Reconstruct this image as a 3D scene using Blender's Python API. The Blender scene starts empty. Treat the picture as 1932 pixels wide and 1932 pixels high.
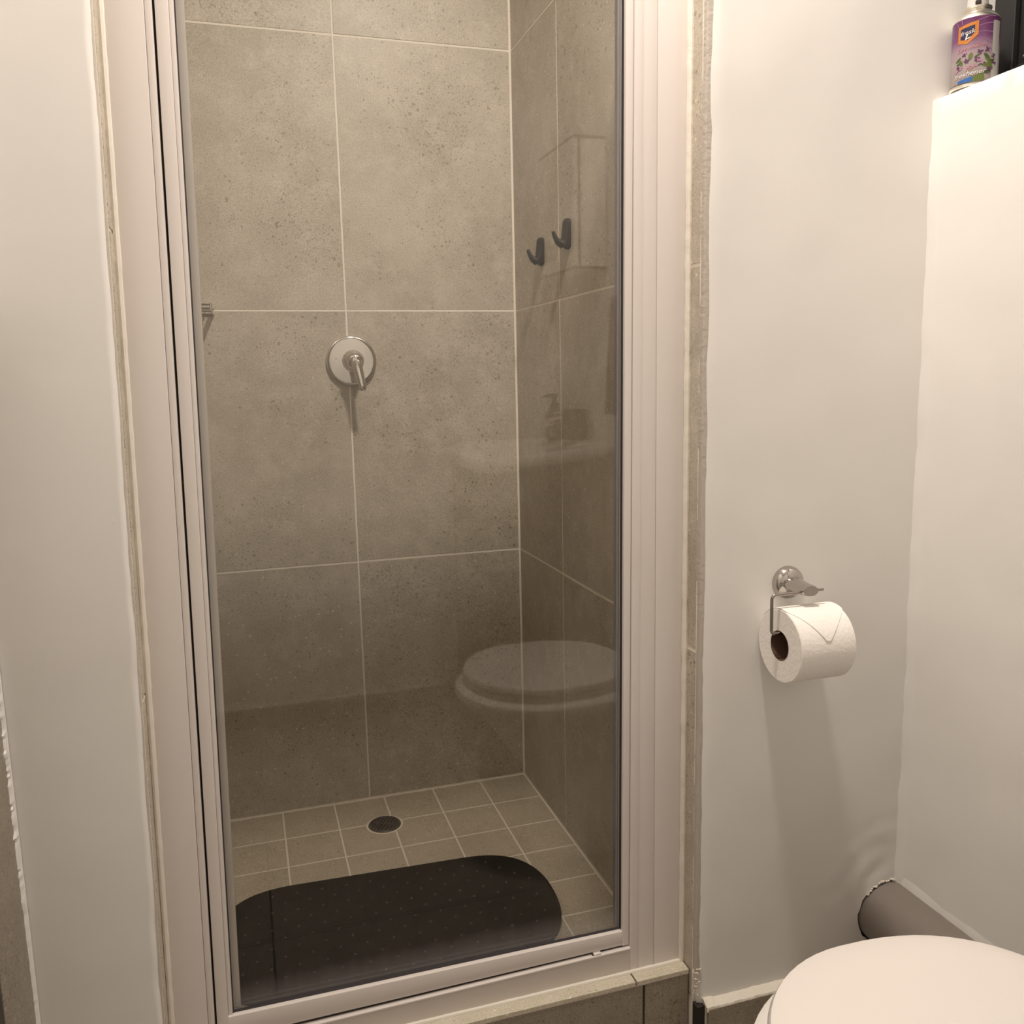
import bpy, bmesh, math, random
from mathutils import Vector, Matrix, noise
random.seed(7)
PI = math.pi
scn = bpy.context.scene
COL = scn.collection

# ------------------------------------------------------------------ camera, world, light, exposure
def look_matrix(yaw, pitch, roll, loc):
    cy, sy, cp, sp = math.cos(yaw), math.sin(yaw), math.cos(pitch), math.sin(pitch)
    f = Vector((sy * cp, cy * cp, -sp)); r = Vector((cy, -sy, 0)); u = r.cross(f)
    cr, sr = math.cos(roll), math.sin(roll)
    r, u = cr * r + sr * u, cr * u - sr * r
    return Matrix(((r.x, u.x, -f.x, loc[0]), (r.y, u.y, -f.y, loc[1]), (r.z, u.z, -f.z, loc[2]), (0, 0, 0, 1)))

cam_data = bpy.data.cameras.new('camera')
cam = bpy.data.objects.new('camera', cam_data); COL.objects.link(cam)
cam_data.sensor_width = 36.0
cam_data.lens = 1644.1 / 1932 * 36.0
cam_data.clip_start = 0.01
cam.matrix_world = look_matrix(0.299724, 0.154822, -0.021323, (-0.6710, -2.10586, 1.0583))
scn.camera = cam

world = bpy.data.worlds.new('world'); scn.world = world
world.use_nodes = True
world.node_tree.nodes['Background'].inputs[0].default_value = (0.10, 0.16, 0.24, 1)   # night outside the window
world.node_tree.nodes['Background'].inputs[1].default_value = 0.06

# the room's one lamp: a round panel light on the ceiling near the shower (its fitting is built further down)
LAMP = (-0.20, -1.17, 2.425)
ld = bpy.data.lights.new('ceiling_bulb', 'AREA')
ld.shape = 'DISK'; ld.size = 0.13; ld.energy = 17.0; ld.color = (1.0, 0.885, 0.775)
lo = bpy.data.objects.new('ceiling_bulb', ld); COL.objects.link(lo); lo.location = LAMP

scn.view_settings.view_transform = 'Standard'
scn.view_settings.look = 'None'
scn.view_settings.gamma = 1.0
scn.view_settings.use_curve_mapping = False
scn.view_settings.exposure = 0.40
scn.cycles.max_bounces = 16; scn.cycles.diffuse_bounces = 8; scn.cycles.transparent_max_bounces = 16

# ------------------------------------------------------------------ constants of the room (metres)
XL, XR = -0.812, 0.0          # shower recess, left and right tiled faces
YF = -0.925                   # face of the plastered front walls
XROOM0, XROOM1 = -0.978, 0.407
YREAR = -2.48
ZF, ZC = -0.07, 2.50          # room floor, ceiling
H = [0.0, 0.6177, 1.2177, 1.8196, 2.42, 2.50]
GAP = 0.0041

# ------------------------------------------------------------------ material helpers
def mat(name):
    m = bpy.data.materials.new(name); m.use_nodes = True
    nt = m.node_tree; b = nt.nodes['Principled BSDF']
    return m, nt, b
def N(nt, kind, **kw):
    n = nt.nodes.new(kind)
    for k, v in kw.items():
        if hasattr(n, k): setattr(n, k, v)
        else: n.inputs[k].default_value = v
    return n
def L(nt, a, b): nt.links.new(a, b)
def ramp(nt, fac, stops):
    r = N(nt, 'ShaderNodeValToRGB'); el = r.color_ramp.elements
    while len(el) < len(stops): el.new(0.5)
    for e, (p, c) in zip(el, stops):
        e.position = p; e.color = (c, c, c, 1) if not isinstance(c, tuple) else (*c, 1)
    L(nt, fac, r.inputs[0]); return r.outputs[0]
def mixc(nt, fac, a, b, blend='MIX'):
    m = N(nt, 'ShaderNodeMix', data_type='RGBA', blend_type=blend)
    for sock, v in ((m.inputs[0], fac), (m.inputs[6], a), (m.inputs[7], b)):
        if hasattr(v, 'is_linked'): L(nt, v, sock)
        elif isinstance(v, tuple): sock.default_value = (*v, 1)
        else: sock.default_value = v
    return m.outputs[2]
def plain(name, col, rough=0.5, metal=0.0, spec=0.5, bump=0.0, bscale=60):
    m, nt, b = mat(name)
    b.inputs['Base Color'].default_value = (*col, 1)
    b.inputs['Roughness'].default_value = rough; b.inputs['Metallic'].default_value = metal
    b.inputs['Specular IOR Level'].default_value = spec
    if bump:
        tc = N(nt, 'ShaderNodeTexCoord'); nz = N(nt, 'ShaderNodeTexNoise', Scale=bscale, Detail=4.0)
        L(nt, tc.outputs['Object'], nz.inputs['Vector'])
        bp = N(nt, 'ShaderNodeBump', Strength=bump, Distance=0.002)
        L(nt, nz.outputs[0], bp.inputs['Height']); L(nt, bp.outputs[0], b.inputs['Normal'])
    return m

def tile_mat(name, base, dark, light, rough=0.42, pits=1.0):
    m, nt, b = mat(name)
    tc = N(nt, 'ShaderNodeTexCoord'); oi = N(nt, 'ShaderNodeObjectInfo')
    mul = N(nt, 'ShaderNodeMath', operation='MULTIPLY'); mul.inputs[1].default_value = 37.0
    L(nt, oi.outputs['Random'], mul.inputs[0])
    add = N(nt, 'ShaderNodeVectorMath', operation='ADD')
    L(nt, tc.outputs['Object'], add.inputs[0]); L(nt, mul.outputs[0], add.inputs[1])
    P = add.outputs[0]
    big = N(nt, 'ShaderNodeTexNoise', Scale=4.5, Detail=5.0, Roughness=0.62); L(nt, P, big.inputs['Vector'])
    med = N(nt, 'ShaderNodeTexNoise', Scale=19.0, Detail=6.0, Roughness=0.7); L(nt, P, med.inputs['Vector'])
    fine = N(nt, 'ShaderNodeTexNoise', Scale=330.0, Detail=4.0, Roughness=0.75); L(nt, P, fine.inputs['Vector'])
    c = mixc(nt, ramp(nt, big.outputs[0], [(0.33, 0.0), (0.68, 1.0)]), dark, base)
    c = mixc(nt, ramp(nt, med.outputs[0], [(0.47, 0.0), (0.78, 0.8)]), c, light)
    c = mixc(nt, 0.50, c, ramp(nt, fine.outputs[0], [(0.30, 0.22), (0.70, 0.78)]), 'OVERLAY')
    # small dark pits, gathered in patches, and a few pale aggregate grains
    pm = N(nt, 'ShaderNodeTexNoise', Scale=5.0, Detail=4.0, Roughness=0.6); L(nt, P, pm.inputs['Vector'])
    dens = ramp(nt, pm.outputs[0], [(0.34, 0.20), (0.64, 0.50)])
    for sc_, amt in ((330.0, 0.40), (190.0, 0.50), (105.0, 0.50)):
        v1 = N(nt, 'ShaderNodeTexVoronoi', Scale=sc_); L(nt, P, v1.inputs['Vector'])
        sep = N(nt, 'ShaderNodeSeparateColor'); L(nt, v1.outputs['Color'], sep.inputs[0])
        sq = N(nt, 'ShaderNodeMath', operation='POWER'); L(nt, sep.outputs[0], sq.inputs[0]); sq.inputs[1].default_value = {330.0: 1.2, 190.0: 2.6, 105.0: 6.0}[sc_]
        thr = N(nt, 'ShaderNodeMath', operation='MULTIPLY'); L(nt, sq.outputs[0], thr.inputs[0]); L(nt, dens, thr.inputs[1])
        lt = N(nt, 'ShaderNodeMath', operation='LESS_THAN'); L(nt, v1.outputs['Distance'], lt.inputs[0]); L(nt, thr.outputs[0], lt.inputs[1])
        f1 = N(nt, 'ShaderNodeMath', operation='MULTIPLY'); L(nt, lt.outputs[0], f1.inputs[0]); f1.inputs[1].default_value = amt * pits
        c = mixc(nt, f1.outputs[0], c, (dark[0] * 0.42, dark[1] * 0.37, dark[2] * 0.34))
    v2 = N(nt, 'ShaderNodeTexVoronoi', Scale=62.0); L(nt, P, v2.inputs['Vector'])
    sep2 = N(nt, 'ShaderNodeSeparateColor'); L(nt, v2.outputs['Color'], sep2.inputs[0])
    th2 = N(nt, 'ShaderNodeMath', operation='MULTIPLY'); L(nt, sep2.outputs[1], th2.inputs[0]); th2.inputs[1].default_value = 0.17
    lt2 = N(nt, 'ShaderNodeMath', operation='LESS_THAN'); L(nt, v2.outputs['Distance'], lt2.inputs[0]); L(nt, th2.outputs[0], lt2.inputs[1])
    f2 = N(nt, 'ShaderNodeMath', operation='MULTIPLY'); L(nt, lt2.outputs[0], f2.inputs[0]); f2.inputs[1].default_value = 0.5
    c = mixc(nt, f2.outputs[0], c, tuple(min(1, x * 1.5) for x in light))
    L(nt, c, b.inputs['Base Color'])
    b.inputs['Roughness'].default_value = rough
    bp = N(nt, 'ShaderNodeBump', Strength=0.12, Distance=0.001)
    L(nt, med.outputs[0], bp.inputs['Height']); L(nt, bp.outputs[0], b.inputs['Normal'])
    return m

def plaster_mat(name, col, bump=0.22):
    m, nt, b = mat(name)
    tc = N(nt, 'ShaderNodeTexCoord')
    n1 = N(nt, 'ShaderNodeTexNoise', Scale=5.0, Detail=3.0); n2 = N(nt, 'ShaderNodeTexNoise', Scale=45.0, Detail=5.0, Roughness=0.6)
    n3 = N(nt, 'ShaderNodeTexVoronoi', Scale=26.0)
    for n in (n1, n2, n3): L(nt, tc.outputs['Object'], n.inputs['Vector'])
    c = mixc(nt, ramp(nt, n1.outputs[0], [(0.35, 0.0), (0.7, 1.0)]), tuple(x * 0.965 for x in col), col)
    L(nt, c, b.inputs['Base Color']); b.inputs['Roughness'].default_value = 0.48; b.inputs['Specular IOR Level'].default_value = 0.3
    s = N(nt, 'ShaderNodeMath', operation='MULTIPLY_ADD'); L(nt, n1.outputs[0], s.inputs[0]); s.inputs[1].default_value = 2.4
    n2s = N(nt, 'ShaderNodeMath', operation='MULTIPLY'); L(nt, n2.outputs[0], n2s.inputs[0]); n2s.inputs[1].default_value = 0.30; L(nt, n2s.outputs[0], s.inputs[2])
    bl = ramp(nt, n3.outputs['Distance'], [(0.0, 0.9), (0.10, 0.0)])
    s2 = N(nt, 'ShaderNodeMath', operation='MULTIPLY_ADD'); L(nt, bl, s2.inputs[0]); s2.inputs[1].default_value = 0.25; L(nt, s.outputs[0], s2.inputs[2])
    bp = N(nt, 'ShaderNodeBump', Strength=bump, Distance=0.003)
    L(nt, s2.outputs[0], bp.inputs['Height']); L(nt, bp.outputs[0], b.inputs['Normal'])
    return m

M = {}
M['tile'] = tile_mat('concrete_look_tile', (0.545, 0.495, 0.42), (0.43, 0.385, 0.315), (0.64, 0.59, 0.51))
M['floor_tile'] = tile_mat('floor_concrete_tile', (0.56, 0.50, 0.405), (0.49, 0.435, 0.345), (0.63, 0.57, 0.475), pits=0.7)
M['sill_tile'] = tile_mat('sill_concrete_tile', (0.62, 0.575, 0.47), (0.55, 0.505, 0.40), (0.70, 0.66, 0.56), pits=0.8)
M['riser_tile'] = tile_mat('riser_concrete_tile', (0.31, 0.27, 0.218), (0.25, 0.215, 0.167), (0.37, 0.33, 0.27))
M['grout'] = plain('pale_grout', (0.86, 0.81, 0.73), 0.85, bump=0.3, bscale=220)
M['dark_grout'] = plain('dark_joint', (0.10, 0.085, 0.07), 0.9)
M['plaster'] = plaster_mat('white_painted_plaster', (0.825, 0.812, 0.792))
M['rough_plaster'] = plain('crumbly_plaster_edge', (0.76, 0.72, 0.64), 0.9, bump=0.8, bscale=160)
M['grey_plaster'] = plain('bare_plaster_edge', (0.50, 0.46, 0.41), 0.9, bump=0.6, bscale=120)
M['ceiling'] = plain('white_ceiling_paint', (0.92, 0.91, 0.89), 0.8)
M['frame'] = plain('white_coated_aluminium', (0.73, 0.685, 0.66), 0.32, spec=0.5)
M['sealant'] = plain('white_sealant', (0.80, 0.76, 0.69), 0.5, bump=0.5, bscale=70)
M['gasket'] = plain('grey_gasket', (0.30, 0.285, 0.30), 0.4)
M['dark_gasket'] = plain('dark_gasket', (0.035, 0.03, 0.035), 0.5)
M['void'] = plain('dark_gap', (0.025, 0.018, 0.014), 0.8)  # near-black: dark parts, gaps, and the painted shade beside the skirting
M['chrome'] = plain('chrome', (0.70, 0.68, 0.66), 0.07, metal=1.0)
M['dull_chrome'] = plain('dull_chrome', (0.52, 0.49, 0.465), 0.13, metal=1.0)
M['wire'] = plain('dull_wire', (0.34, 0.31, 0.285), 0.2, metal=1.0)
M['satin'] = plain('satin_steel', (0.62, 0.59, 0.56), 0.22, metal=1.0)
M['black_plastic'] = plain('black_plastic', (0.022, 0.020, 0.019), 0.45, spec=0.3)
M['rubber'] = plain('black_rubber', (0.0065, 0.0055, 0.0055), 0.7, spec=0.08, bump=0.5, bscale=420)
M['nub'] = plain('rubber_nub', (0.030, 0.028, 0.028), 0.22, spec=0.9)
M['drain'] = plain('dark_drain_grate', (0.12, 0.105, 0.10), 0.35, metal=0.6)
M['porcelain'] = plain('white_porcelain', (0.80, 0.78, 0.75), 0.12)
M['seat'] = plain('white_toilet_seat_plastic', (0.80, 0.765, 0.735), 0.30)
M['paper'] = plain('white_tissue_paper', (0.90, 0.875, 0.845), 0.9, spec=0.1, bump=0.4, bscale=180)
M['card'] = plain('brown_card_core', (0.10, 0.055, 0.035), 0.85)
M['pipe'] = plain('grey_pipe', (0.225, 0.195, 0.175), 0.45)
M['black_alu'] = plain('black_window_frame', (0.014, 0.014, 0.014), 0.42)
M['door_white'] = plain('white_door_paint', (0.84, 0.82, 0.79), 0.4)
M['door_dark'] = plain('dark_stained_door', (0.03, 0.022, 0.016), 0.5)
M['floor'] = M['riser_tile']
M['towel'] = plain('dark_brown_towel', (0.09, 0.06, 0.045), 0.95, bump=0.8, bscale=260)
M['soap_dark'] = plain('dark_brown_ceramic', (0.06, 0.048, 0.04), 0.3)
M['cabinet'] = plain('white_cabinet_board', (0.78, 0.755, 0.72), 0.35)
M['edge_line'] = plain('dark_cabinet_edge_line', (0.05, 0.042, 0.036), 0.5)
M['silver'] = plain('aluminium_can', (0.80, 0.76, 0.68), 0.30, metal=1.0)
M['label_white'] = plain('label_white', (0.40, 0.39, 0.375), 0.35)
M['orange'] = plain('label_orange', (0.47, 0.17, 0.03), 0.35)
M['navy'] = plain('label_navy', (0.018, 0.016, 0.06), 0.35)
M['ink_white'] = plain('label_white_ink', (0.62, 0.60, 0.60), 0.35)
M['pink'] = plain('label_pink_ink', (0.46, 0.19, 0.20), 0.35)
M['leaf'] = plain('label_leaf_green', (0.11, 0.14, 0.035), 0.35)
M['leaf_dark'] = plain('label_dark_green', (0.06, 0.085, 0.03), 0.35)
M['petal'] = plain('label_petal_purple', (0.10, 0.035, 0.09), 0.35)
M['petal_light'] = plain('label_petal_pink', (0.40, 0.20, 0.32), 0.35)
M['blue'] = plain('label_blue', (0.022, 0.115, 0.36), 0.35)
M['swoosh'] = plain('label_swoosh', (0.28, 0.14, 0.265), 0.35)

def lamp_mat():
    m, nt, b = mat('lamp_diffuser')
    b.inputs['Base Color'].default_value = (0.9, 0.88, 0.84, 1)
    b.inputs['Emission Color'].default_value = (1.0, 0.884, 0.770, 1); b.inputs['Emission Strength'].default_value = 5.0
    return m
M['lamp'] = lamp_mat()

def glass_mat(name, tint, haze=None, base_ior=1.5, dirt=0.0):
    """clear pane: transmits straight through, mirrors by Fresnel, carries a faint film of dried soap"""
    m, nt, b = mat(name); nt.nodes.remove(b)
    out = nt.nodes['Material Output']
    tr = N(nt, 'ShaderNodeBsdfTransparent'); tr.inputs[0].default_value = (*tint, 1)
    gl = N(nt, 'ShaderNodeBsdfGlossy'); gl.inputs['Roughness'].default_value = 0.0
    # the ray is not bent inside the pane, so the far face gets the inverse index (else it would mirror totally)
    ge = N(nt, 'ShaderNodeNewGeometry'); im = N(nt, 'ShaderNodeMapRange'); L(nt, ge.outputs['Backfacing'], im.inputs[0])
    im.inputs[3].default_value = base_ior; im.inputs[4].default_value = 1.0 / base_ior
    fr = N(nt, 'ShaderNodeFresnel'); L(nt, im.outputs[0], fr.inputs['IOR'])
    mx = N(nt, 'ShaderNodeMixShader'); L(nt, fr.outputs[0], mx.inputs[0]); L(nt, tr.outputs[0], mx.inputs[1]); L(nt, gl.outputs[0], mx.inputs[2])
    last = mx.outputs[0]
    if haze:
        tc = N(nt, 'ShaderNodeTexCoord'); sp = N(nt, 'ShaderNodeSeparateXYZ'); L(nt, tc.outputs['Object'], sp.inputs[0])
        nz = N(nt, 'ShaderNodeTexNoise', Scale=30.0, Detail=3.0)
        mp = N(nt, 'ShaderNodeMapping'); mp.inputs['Scale'].default_value = (3.0, 1.0, 0.25)
        L(nt, tc.outputs['Object'], mp.inputs[0]); L(nt, mp.outputs[0], nz.inputs['Vector'])
        off = N(nt, 'ShaderNodeMath', operation='MULTIPLY_ADD'); L(nt, nz.outputs[0], off.inputs[0]); off.inputs[1].default_value = 0.02; L(nt, sp.outputs[2], off.inputs[2])
        mr = N(nt, 'ShaderNodeMapRange'); L(nt, off.outputs[0], mr.inputs[0])
        mr.inputs[1].default_value = haze[0]; mr.inputs[2].default_value = haze[1]; mr.inputs[3].default_value = haze[2]; mr.inputs[4].default_value = 0.0
        # faint runs of dried soap higher up
        n2 = N(nt, 'ShaderNodeTexNoise', Scale=7.0, Detail=4.0, Roughness=0.65)
        mp2 = N(nt, 'ShaderNodeMapping'); mp2.inputs['Scale'].default_value = (1.0, 1.0, 0.30)
        L(nt, tc.outputs['Object'], mp2.inputs[0]); L(nt, mp2.outputs[0], n2.inputs['Vector'])
        film = ramp(nt, n2.outputs[0], [(0.57, 0.0), (0.80, dirt)])
        ad = N(nt, 'ShaderNodeMath', operation='ADD'); L(nt, mr.outputs[0], ad.inputs[0]); L(nt, film, ad.inputs[1])
        df = N(nt, 'ShaderNodeBsdfDiffuse'); df.inputs[0].default_value = (0.62, 0.60, 0.62, 1)
        m2 = N(nt, 'ShaderNodeMixShader'); L(nt, ad.outputs[0], m2.inputs[0]); L(nt, last, m2.inputs[1]); L(nt, df.outputs[0], m2.inputs[2])
        last = m2.outputs[0]
    L(nt, last, out.inputs[0])
    return m
M['shower_glass'] = glass_mat('shower_glass', (0.965, 0.965, 0.955), haze=(0.0, 0.055, 0.17), dirt=0.035, base_ior=1.60)
M['window_glass'] = glass_mat('window_glass', (0.55, 0.60, 0.62))

# label wrap of the aerosol can: purple above, fading to lilac white below (printed ink)
def can_mat():
    m, nt, b = mat('can_label_print')
    tc = N(nt, 'ShaderNodeTexCoord'); sp = N(nt, 'ShaderNodeSeparateXYZ'); L(nt, tc.outputs['Object'], sp.inputs[0])
    mr = N(nt, 'ShaderNodeMapRange'); L(nt, sp.outputs[2], mr.inputs[0]); mr.inputs[1].default_value = 0.0; mr.inputs[2].default_value = 0.100
    r = N(nt, 'ShaderNodeValToRGB'); el = r.color_ramp.elements
    while len(el) < 5: el.new(0.5)
    for e, (p, c) in zip(el, [(0.0, (0.27, 0.23, 0.215)), (0.38, (0.31, 0.265, 0.265)), (0.55, (0.29, 0.205, 0.255)), (0.70, (0.145, 0.052, 0.135)), (1.0, (0.098, 0.022, 0.090))]):
        e.position = p; e.color = (*c, 1)
    L(nt, mr.outputs[0], r.inputs[0]); L(nt, r.outputs[0], b.inputs['Base Color'])
    b.inputs['Roughness'].default_value = 0.25
    return m
M['can'] = can_mat()

# ------------------------------------------------------------------ mesh helpers
def link(name, bm, m, parent=None, smooth=False, loc=None):
    me = bpy.data.meshes.new(name); bm.normal_update(); bm.to_mesh(me); bm.free()
    if m is not None: me.materials.append(m)
    if smooth:
        me.polygons.foreach_set('use_smooth', [True] * len(me.polygons))
        try: me.set_sharp_from_angle(angle=math.radians(38))
        except Exception: pass
    o = bpy.data.objects.new(name, me); COL.objects.link(o)
    if parent is not None: o.parent = parent
    if loc is not None: o.location = loc
    return o
def tag(o, label=None, cat=None, group=None, kind=None):
    if label: o['label'] = label
    if cat: o['category'] = cat
    if group: o['group'] = group
    if kind: o['kind'] = kind
    return o
def thing(name, label, cat, loc, group=None):
    o = bpy.data.objects.new(name, None); COL.objects.link(o); o.location = loc; o.empty_display_size = 0.05
    return tag(o, label, cat, group)
def box(bm, lo, hi, bev=0.0, seg=1, shear=None):
    vs = [bm.verts.new((x, y, z)) for x in (lo[0], hi[0]) for y in (lo[1], hi[1]) for z in (lo[2], hi[2])]
    idx = [(0, 1, 3, 2), (4, 6, 7, 5), (0, 4, 5, 1), (2, 3, 7, 6), (0, 2, 6, 4), (1, 5, 7, 3)]
    fs = [bm.faces.new([vs[i] for i in f]) for f in idx]
    if bev:
        es = list({e for f in fs for e in f.edges})
        r = bmesh.ops.bevel(bm, geom=es, offset=bev, segments=seg, affect='EDGES', profile=0.5)
    return vs
def new_box(name, lo, hi, m, parent=None, bev=0.0, seg=1, smooth=False):
    """box with its own origin at its centre"""
    c = [(a + b) / 2 for a, b in zip(lo, hi)]
    bm = bmesh.new(); box(bm, [a - k for a, k in zip(lo, c)], [b - k for b, k in zip(hi, c)], bev, seg)
    off = Vector(parent.location) if parent is not None else Vector((0, 0, 0))
    return link(name, bm, m, parent, smooth, Vector(c) - off)
def lathe(bm, prof, n=32, axis='Z', org=(0, 0, 0), closed=False):
    rings = []
    for r, h in prof:
        ring = []
        for i in range(n):
            a = 2 * PI * i / n
            p = (r * math.cos(a), r * math.sin(a), h)
            if axis == 'Y': p = (r * math.cos(a), h, r * math.sin(a))
            if axis == 'X': p = (h, r * math.cos(a), r * math.sin(a))
            ring.append(bm.verts.new((p[0] + org[0], p[1] + org[1], p[2] + org[2])))
        rings.append(ring)
    pairs = list(zip(rings, rings[1:])) + ([(rings[-1], rings[0])] if closed else [])
    for a, b in pairs:
        for i in range(n):
            bm.faces.new((a[i], a[(i + 1) % n], b[(i + 1) % n], b[i]))
    if not closed:
        for ring in (rings[0], rings[-1]):
            try: bm.faces.new(ring)
            except Exception: pass
    bmesh.ops.recalc_face_normals(bm, faces=bm.faces)
def tube(bm, pts, rad, n=10, flat=None, cap=True):
    """swept tube; rad may be a list; flat=(w,h) lists give an oval section"""
    pts = [Vector(p) for p in pts]; k = len(pts)
    rad = rad if isinstance(rad, (list, tuple)) else [rad] * k
    rings = []; up = None
    for i, p in enumerate(pts):
        t = (pts[min(i + 1, k - 1)] - pts[max(i - 1, 0)]).normalized()
        if up is None:
            up = Vector((0, 0, 1)) if abs(t.z) < 0.9 else Vector((0, 1, 0))
        s = t.cross(up)
        if s.length < 1e-5: s = t.cross(Vector((1, 0, 0)))
        s.normalize(); up = s.cross(t).normalized()
        a, b = (rad[i], rad[i]) if flat is None else (flat[0][i], flat[1][i])
        rings.append([bm.verts.new(p + s * (a * math.cos(2 * PI * j / n)) + up * (b * math.sin(2 * PI * j / n))) for j in range(n)])
    for a, b in zip(rings, rings[1:]):
        for j in range(n): bm.faces.new((a[j], a[(j + 1) % n], b[(j + 1) % n], b[j]))
    if cap: bm.faces.new(rings[0][::-1]); bm.faces.new(rings[-1])
    bmesh.ops.recalc_face_normals(bm, faces=bm.faces)
def arc(c, r, a0, a1, n, plane):
    out = []
    for i in range(n + 1):
        a = math.radians(a0 + (a1 - a0) * i / n)
        u, v = r * math.cos(a), r * math.sin(a)
        out.append((c[0] + u, c[1], c[2] + v) if plane == 'XZ' else (c[0] + u, c[1] + v, c[2]) if plane == 'XY' else (c[0], c[1] + u, c[2] + v))
    return out
def prism(bm, outline, z0, z1, bev=0.0, seg=2):
    a = [bm.verts.new((x, y, z0)) for x, y in outline]; b = [bm.verts.new((x, y, z1)) for x, y in outline]
    n = len(a)
    for i in range(n): bm.faces.new((a[i], a[(i + 1) % n], b[(i + 1) % n], b[i]))
    f0 = bm.faces.new(a[::-1]); f1 = bm.faces.new(b)
    if bev:
        bmesh.ops.bevel(bm, geom=list(f1.edges), offset=bev, segments=seg, affect='EDGES', profile=0.5)
    bmesh.ops.recalc_face_normals(bm, faces=bm.faces)
def struct(name, bm, m, smooth=False): return tag(link(name, bm, m, smooth=smooth), kind='structure')
def sbox(name, lo, hi, m):
    bm = bmesh.new(); box(bm, lo, hi); return struct(name, bm, m)

def tiled(parent, cells, axis, face, sign, m, name='tile', thick=0.008, bev=0.0007):
    """one tile object per cell; axis = the wall's normal axis, face = where its glazed face lies, sign = side the tile body is on"""
    for (a0, a1, b0, b1) in cells:
        a0 += GAP / 2; a1 -= GAP / 2; b0 += GAP / 2; b1 -= GAP / 2
        if a1 - a0 < 0.004 or b1 - b0 < 0.004: continue
        j = random.uniform(-0.0003, 0.0003)
        f = sorted((face + j, face + sign * thick))
        lo, hi = {'Y': ((a0, f[0], b0), (a1, f[1], b1)), 'X': ((f[0], a0, b0), (f[1], a1, b1)), 'Z': ((a0, b0, f[0]), (a1, b1, f[1]))}[axis]
        new_box(name, lo, hi, m, parent, bev)

# ------------------------------------------------------------------ setting: shower recess
wb = sbox('wall_back', (XL - 0.10, 0.0008, -0.12), (0.10, 0.10, ZC), M['grout'])
V1 = -0.4160
cells = []
for i in range(5):
    cells += [(V1, XR - 0.002, H[i] + (0.002 if i == 0 else 0), H[i + 1]), (XL + 0.002, V1, H[i] + (0.002 if i == 0 else 0), H[i + 1])]
tiled(wb, cells, 'Y', 0.0, 1, M['tile'])

wir = sbox('wall_inner_right', (0.0007, -0.9115, -0.12), (0.012, 0.0016, ZC), M['grout'])
VR = -0.3121
cells = []
for i in range(5):
    z0 = H[i] + (0.002 if i == 0 else 0)
    cells += [(VR, -0.002, z0, H[i + 1]), (-0.9125, VR, z0, H[i + 1])]
tiled(wir, cells, 'X', 0.0, 1, M['tile'])

wil = sbox('wall_inner_left', (XL - 0.012, -0.9115, -0.12), (XL - 0.0016, 0.0016, ZC), M['grout'])
tiled(wil, cells, 'X', XL, -1, M['tile'])
LEAN = 0.0172                                        # this side of the opening is out of plumb
wil.rotation_euler = (0, LEAN, 0); wil.location = (0.0060 - 1.2 * LEAN, 0, -XL * LEAN)

fs = sbox('floor_shower', (XL, -0.80, -0.10), (0.0, 0.0016, -0.0008), M['grout'])
FX = [-0.002, -0.1261, -0.2538, -0.3805, -0.5066, -0.6320, -0.7580, XL + 0.002]
FY = [-0.002, -0.1325, -0.2574, -0.3780, -0.5018, -0.6205, -0.7440, -0.80]
cells = [(FX[i + 1], FX[i], FY[j + 1], FY[j]) for i in range(7) for j in range(7)]
tiled(fs, cells, 'Z', 0.0, -1, M['floor_tile'], thick=0.006, bev=0.0006)

# ------------------------------------------------------------------ setting: kerb under the door
ZS = 0.055
kerb = sbox('trim_1', (XL, -0.8985, ZF), (-0.0005, -0.80, ZS - 0.0016), M['dark_grout'])
tag(kerb, 'tiled kerb under the shower door')
for a, b in ((XL + 0.001, -0.692), (-0.692, -0.100), (-0.100, -0.001)):
    new_box('sill_tile', (a + 0.0012, -0.9055, ZS - 0.009), (b - 0.0012, -0.802, ZS), M['sill_tile'], kerb, 0.001, 2)
for a, b in ((XL + 0.001, -0.686), (-0.686, -0.0855), (-0.0855, -0.001)):
    new_box('riser_tile', (a + 0.0022, -0.9045, ZF), (b - 0.0022, -0.8965, ZS - 0.0115), M['riser_tile'], kerb, 0.0007)
bm = bmesh.new(); tube(bm, [(XL + 0.004, -0.9035, ZS - 0.0095), (-0.002, -0.9035, ZS - 0.0095)], 0.0014, 8)
link('edge_strip', bm, M['satin'], kerb)

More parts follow.
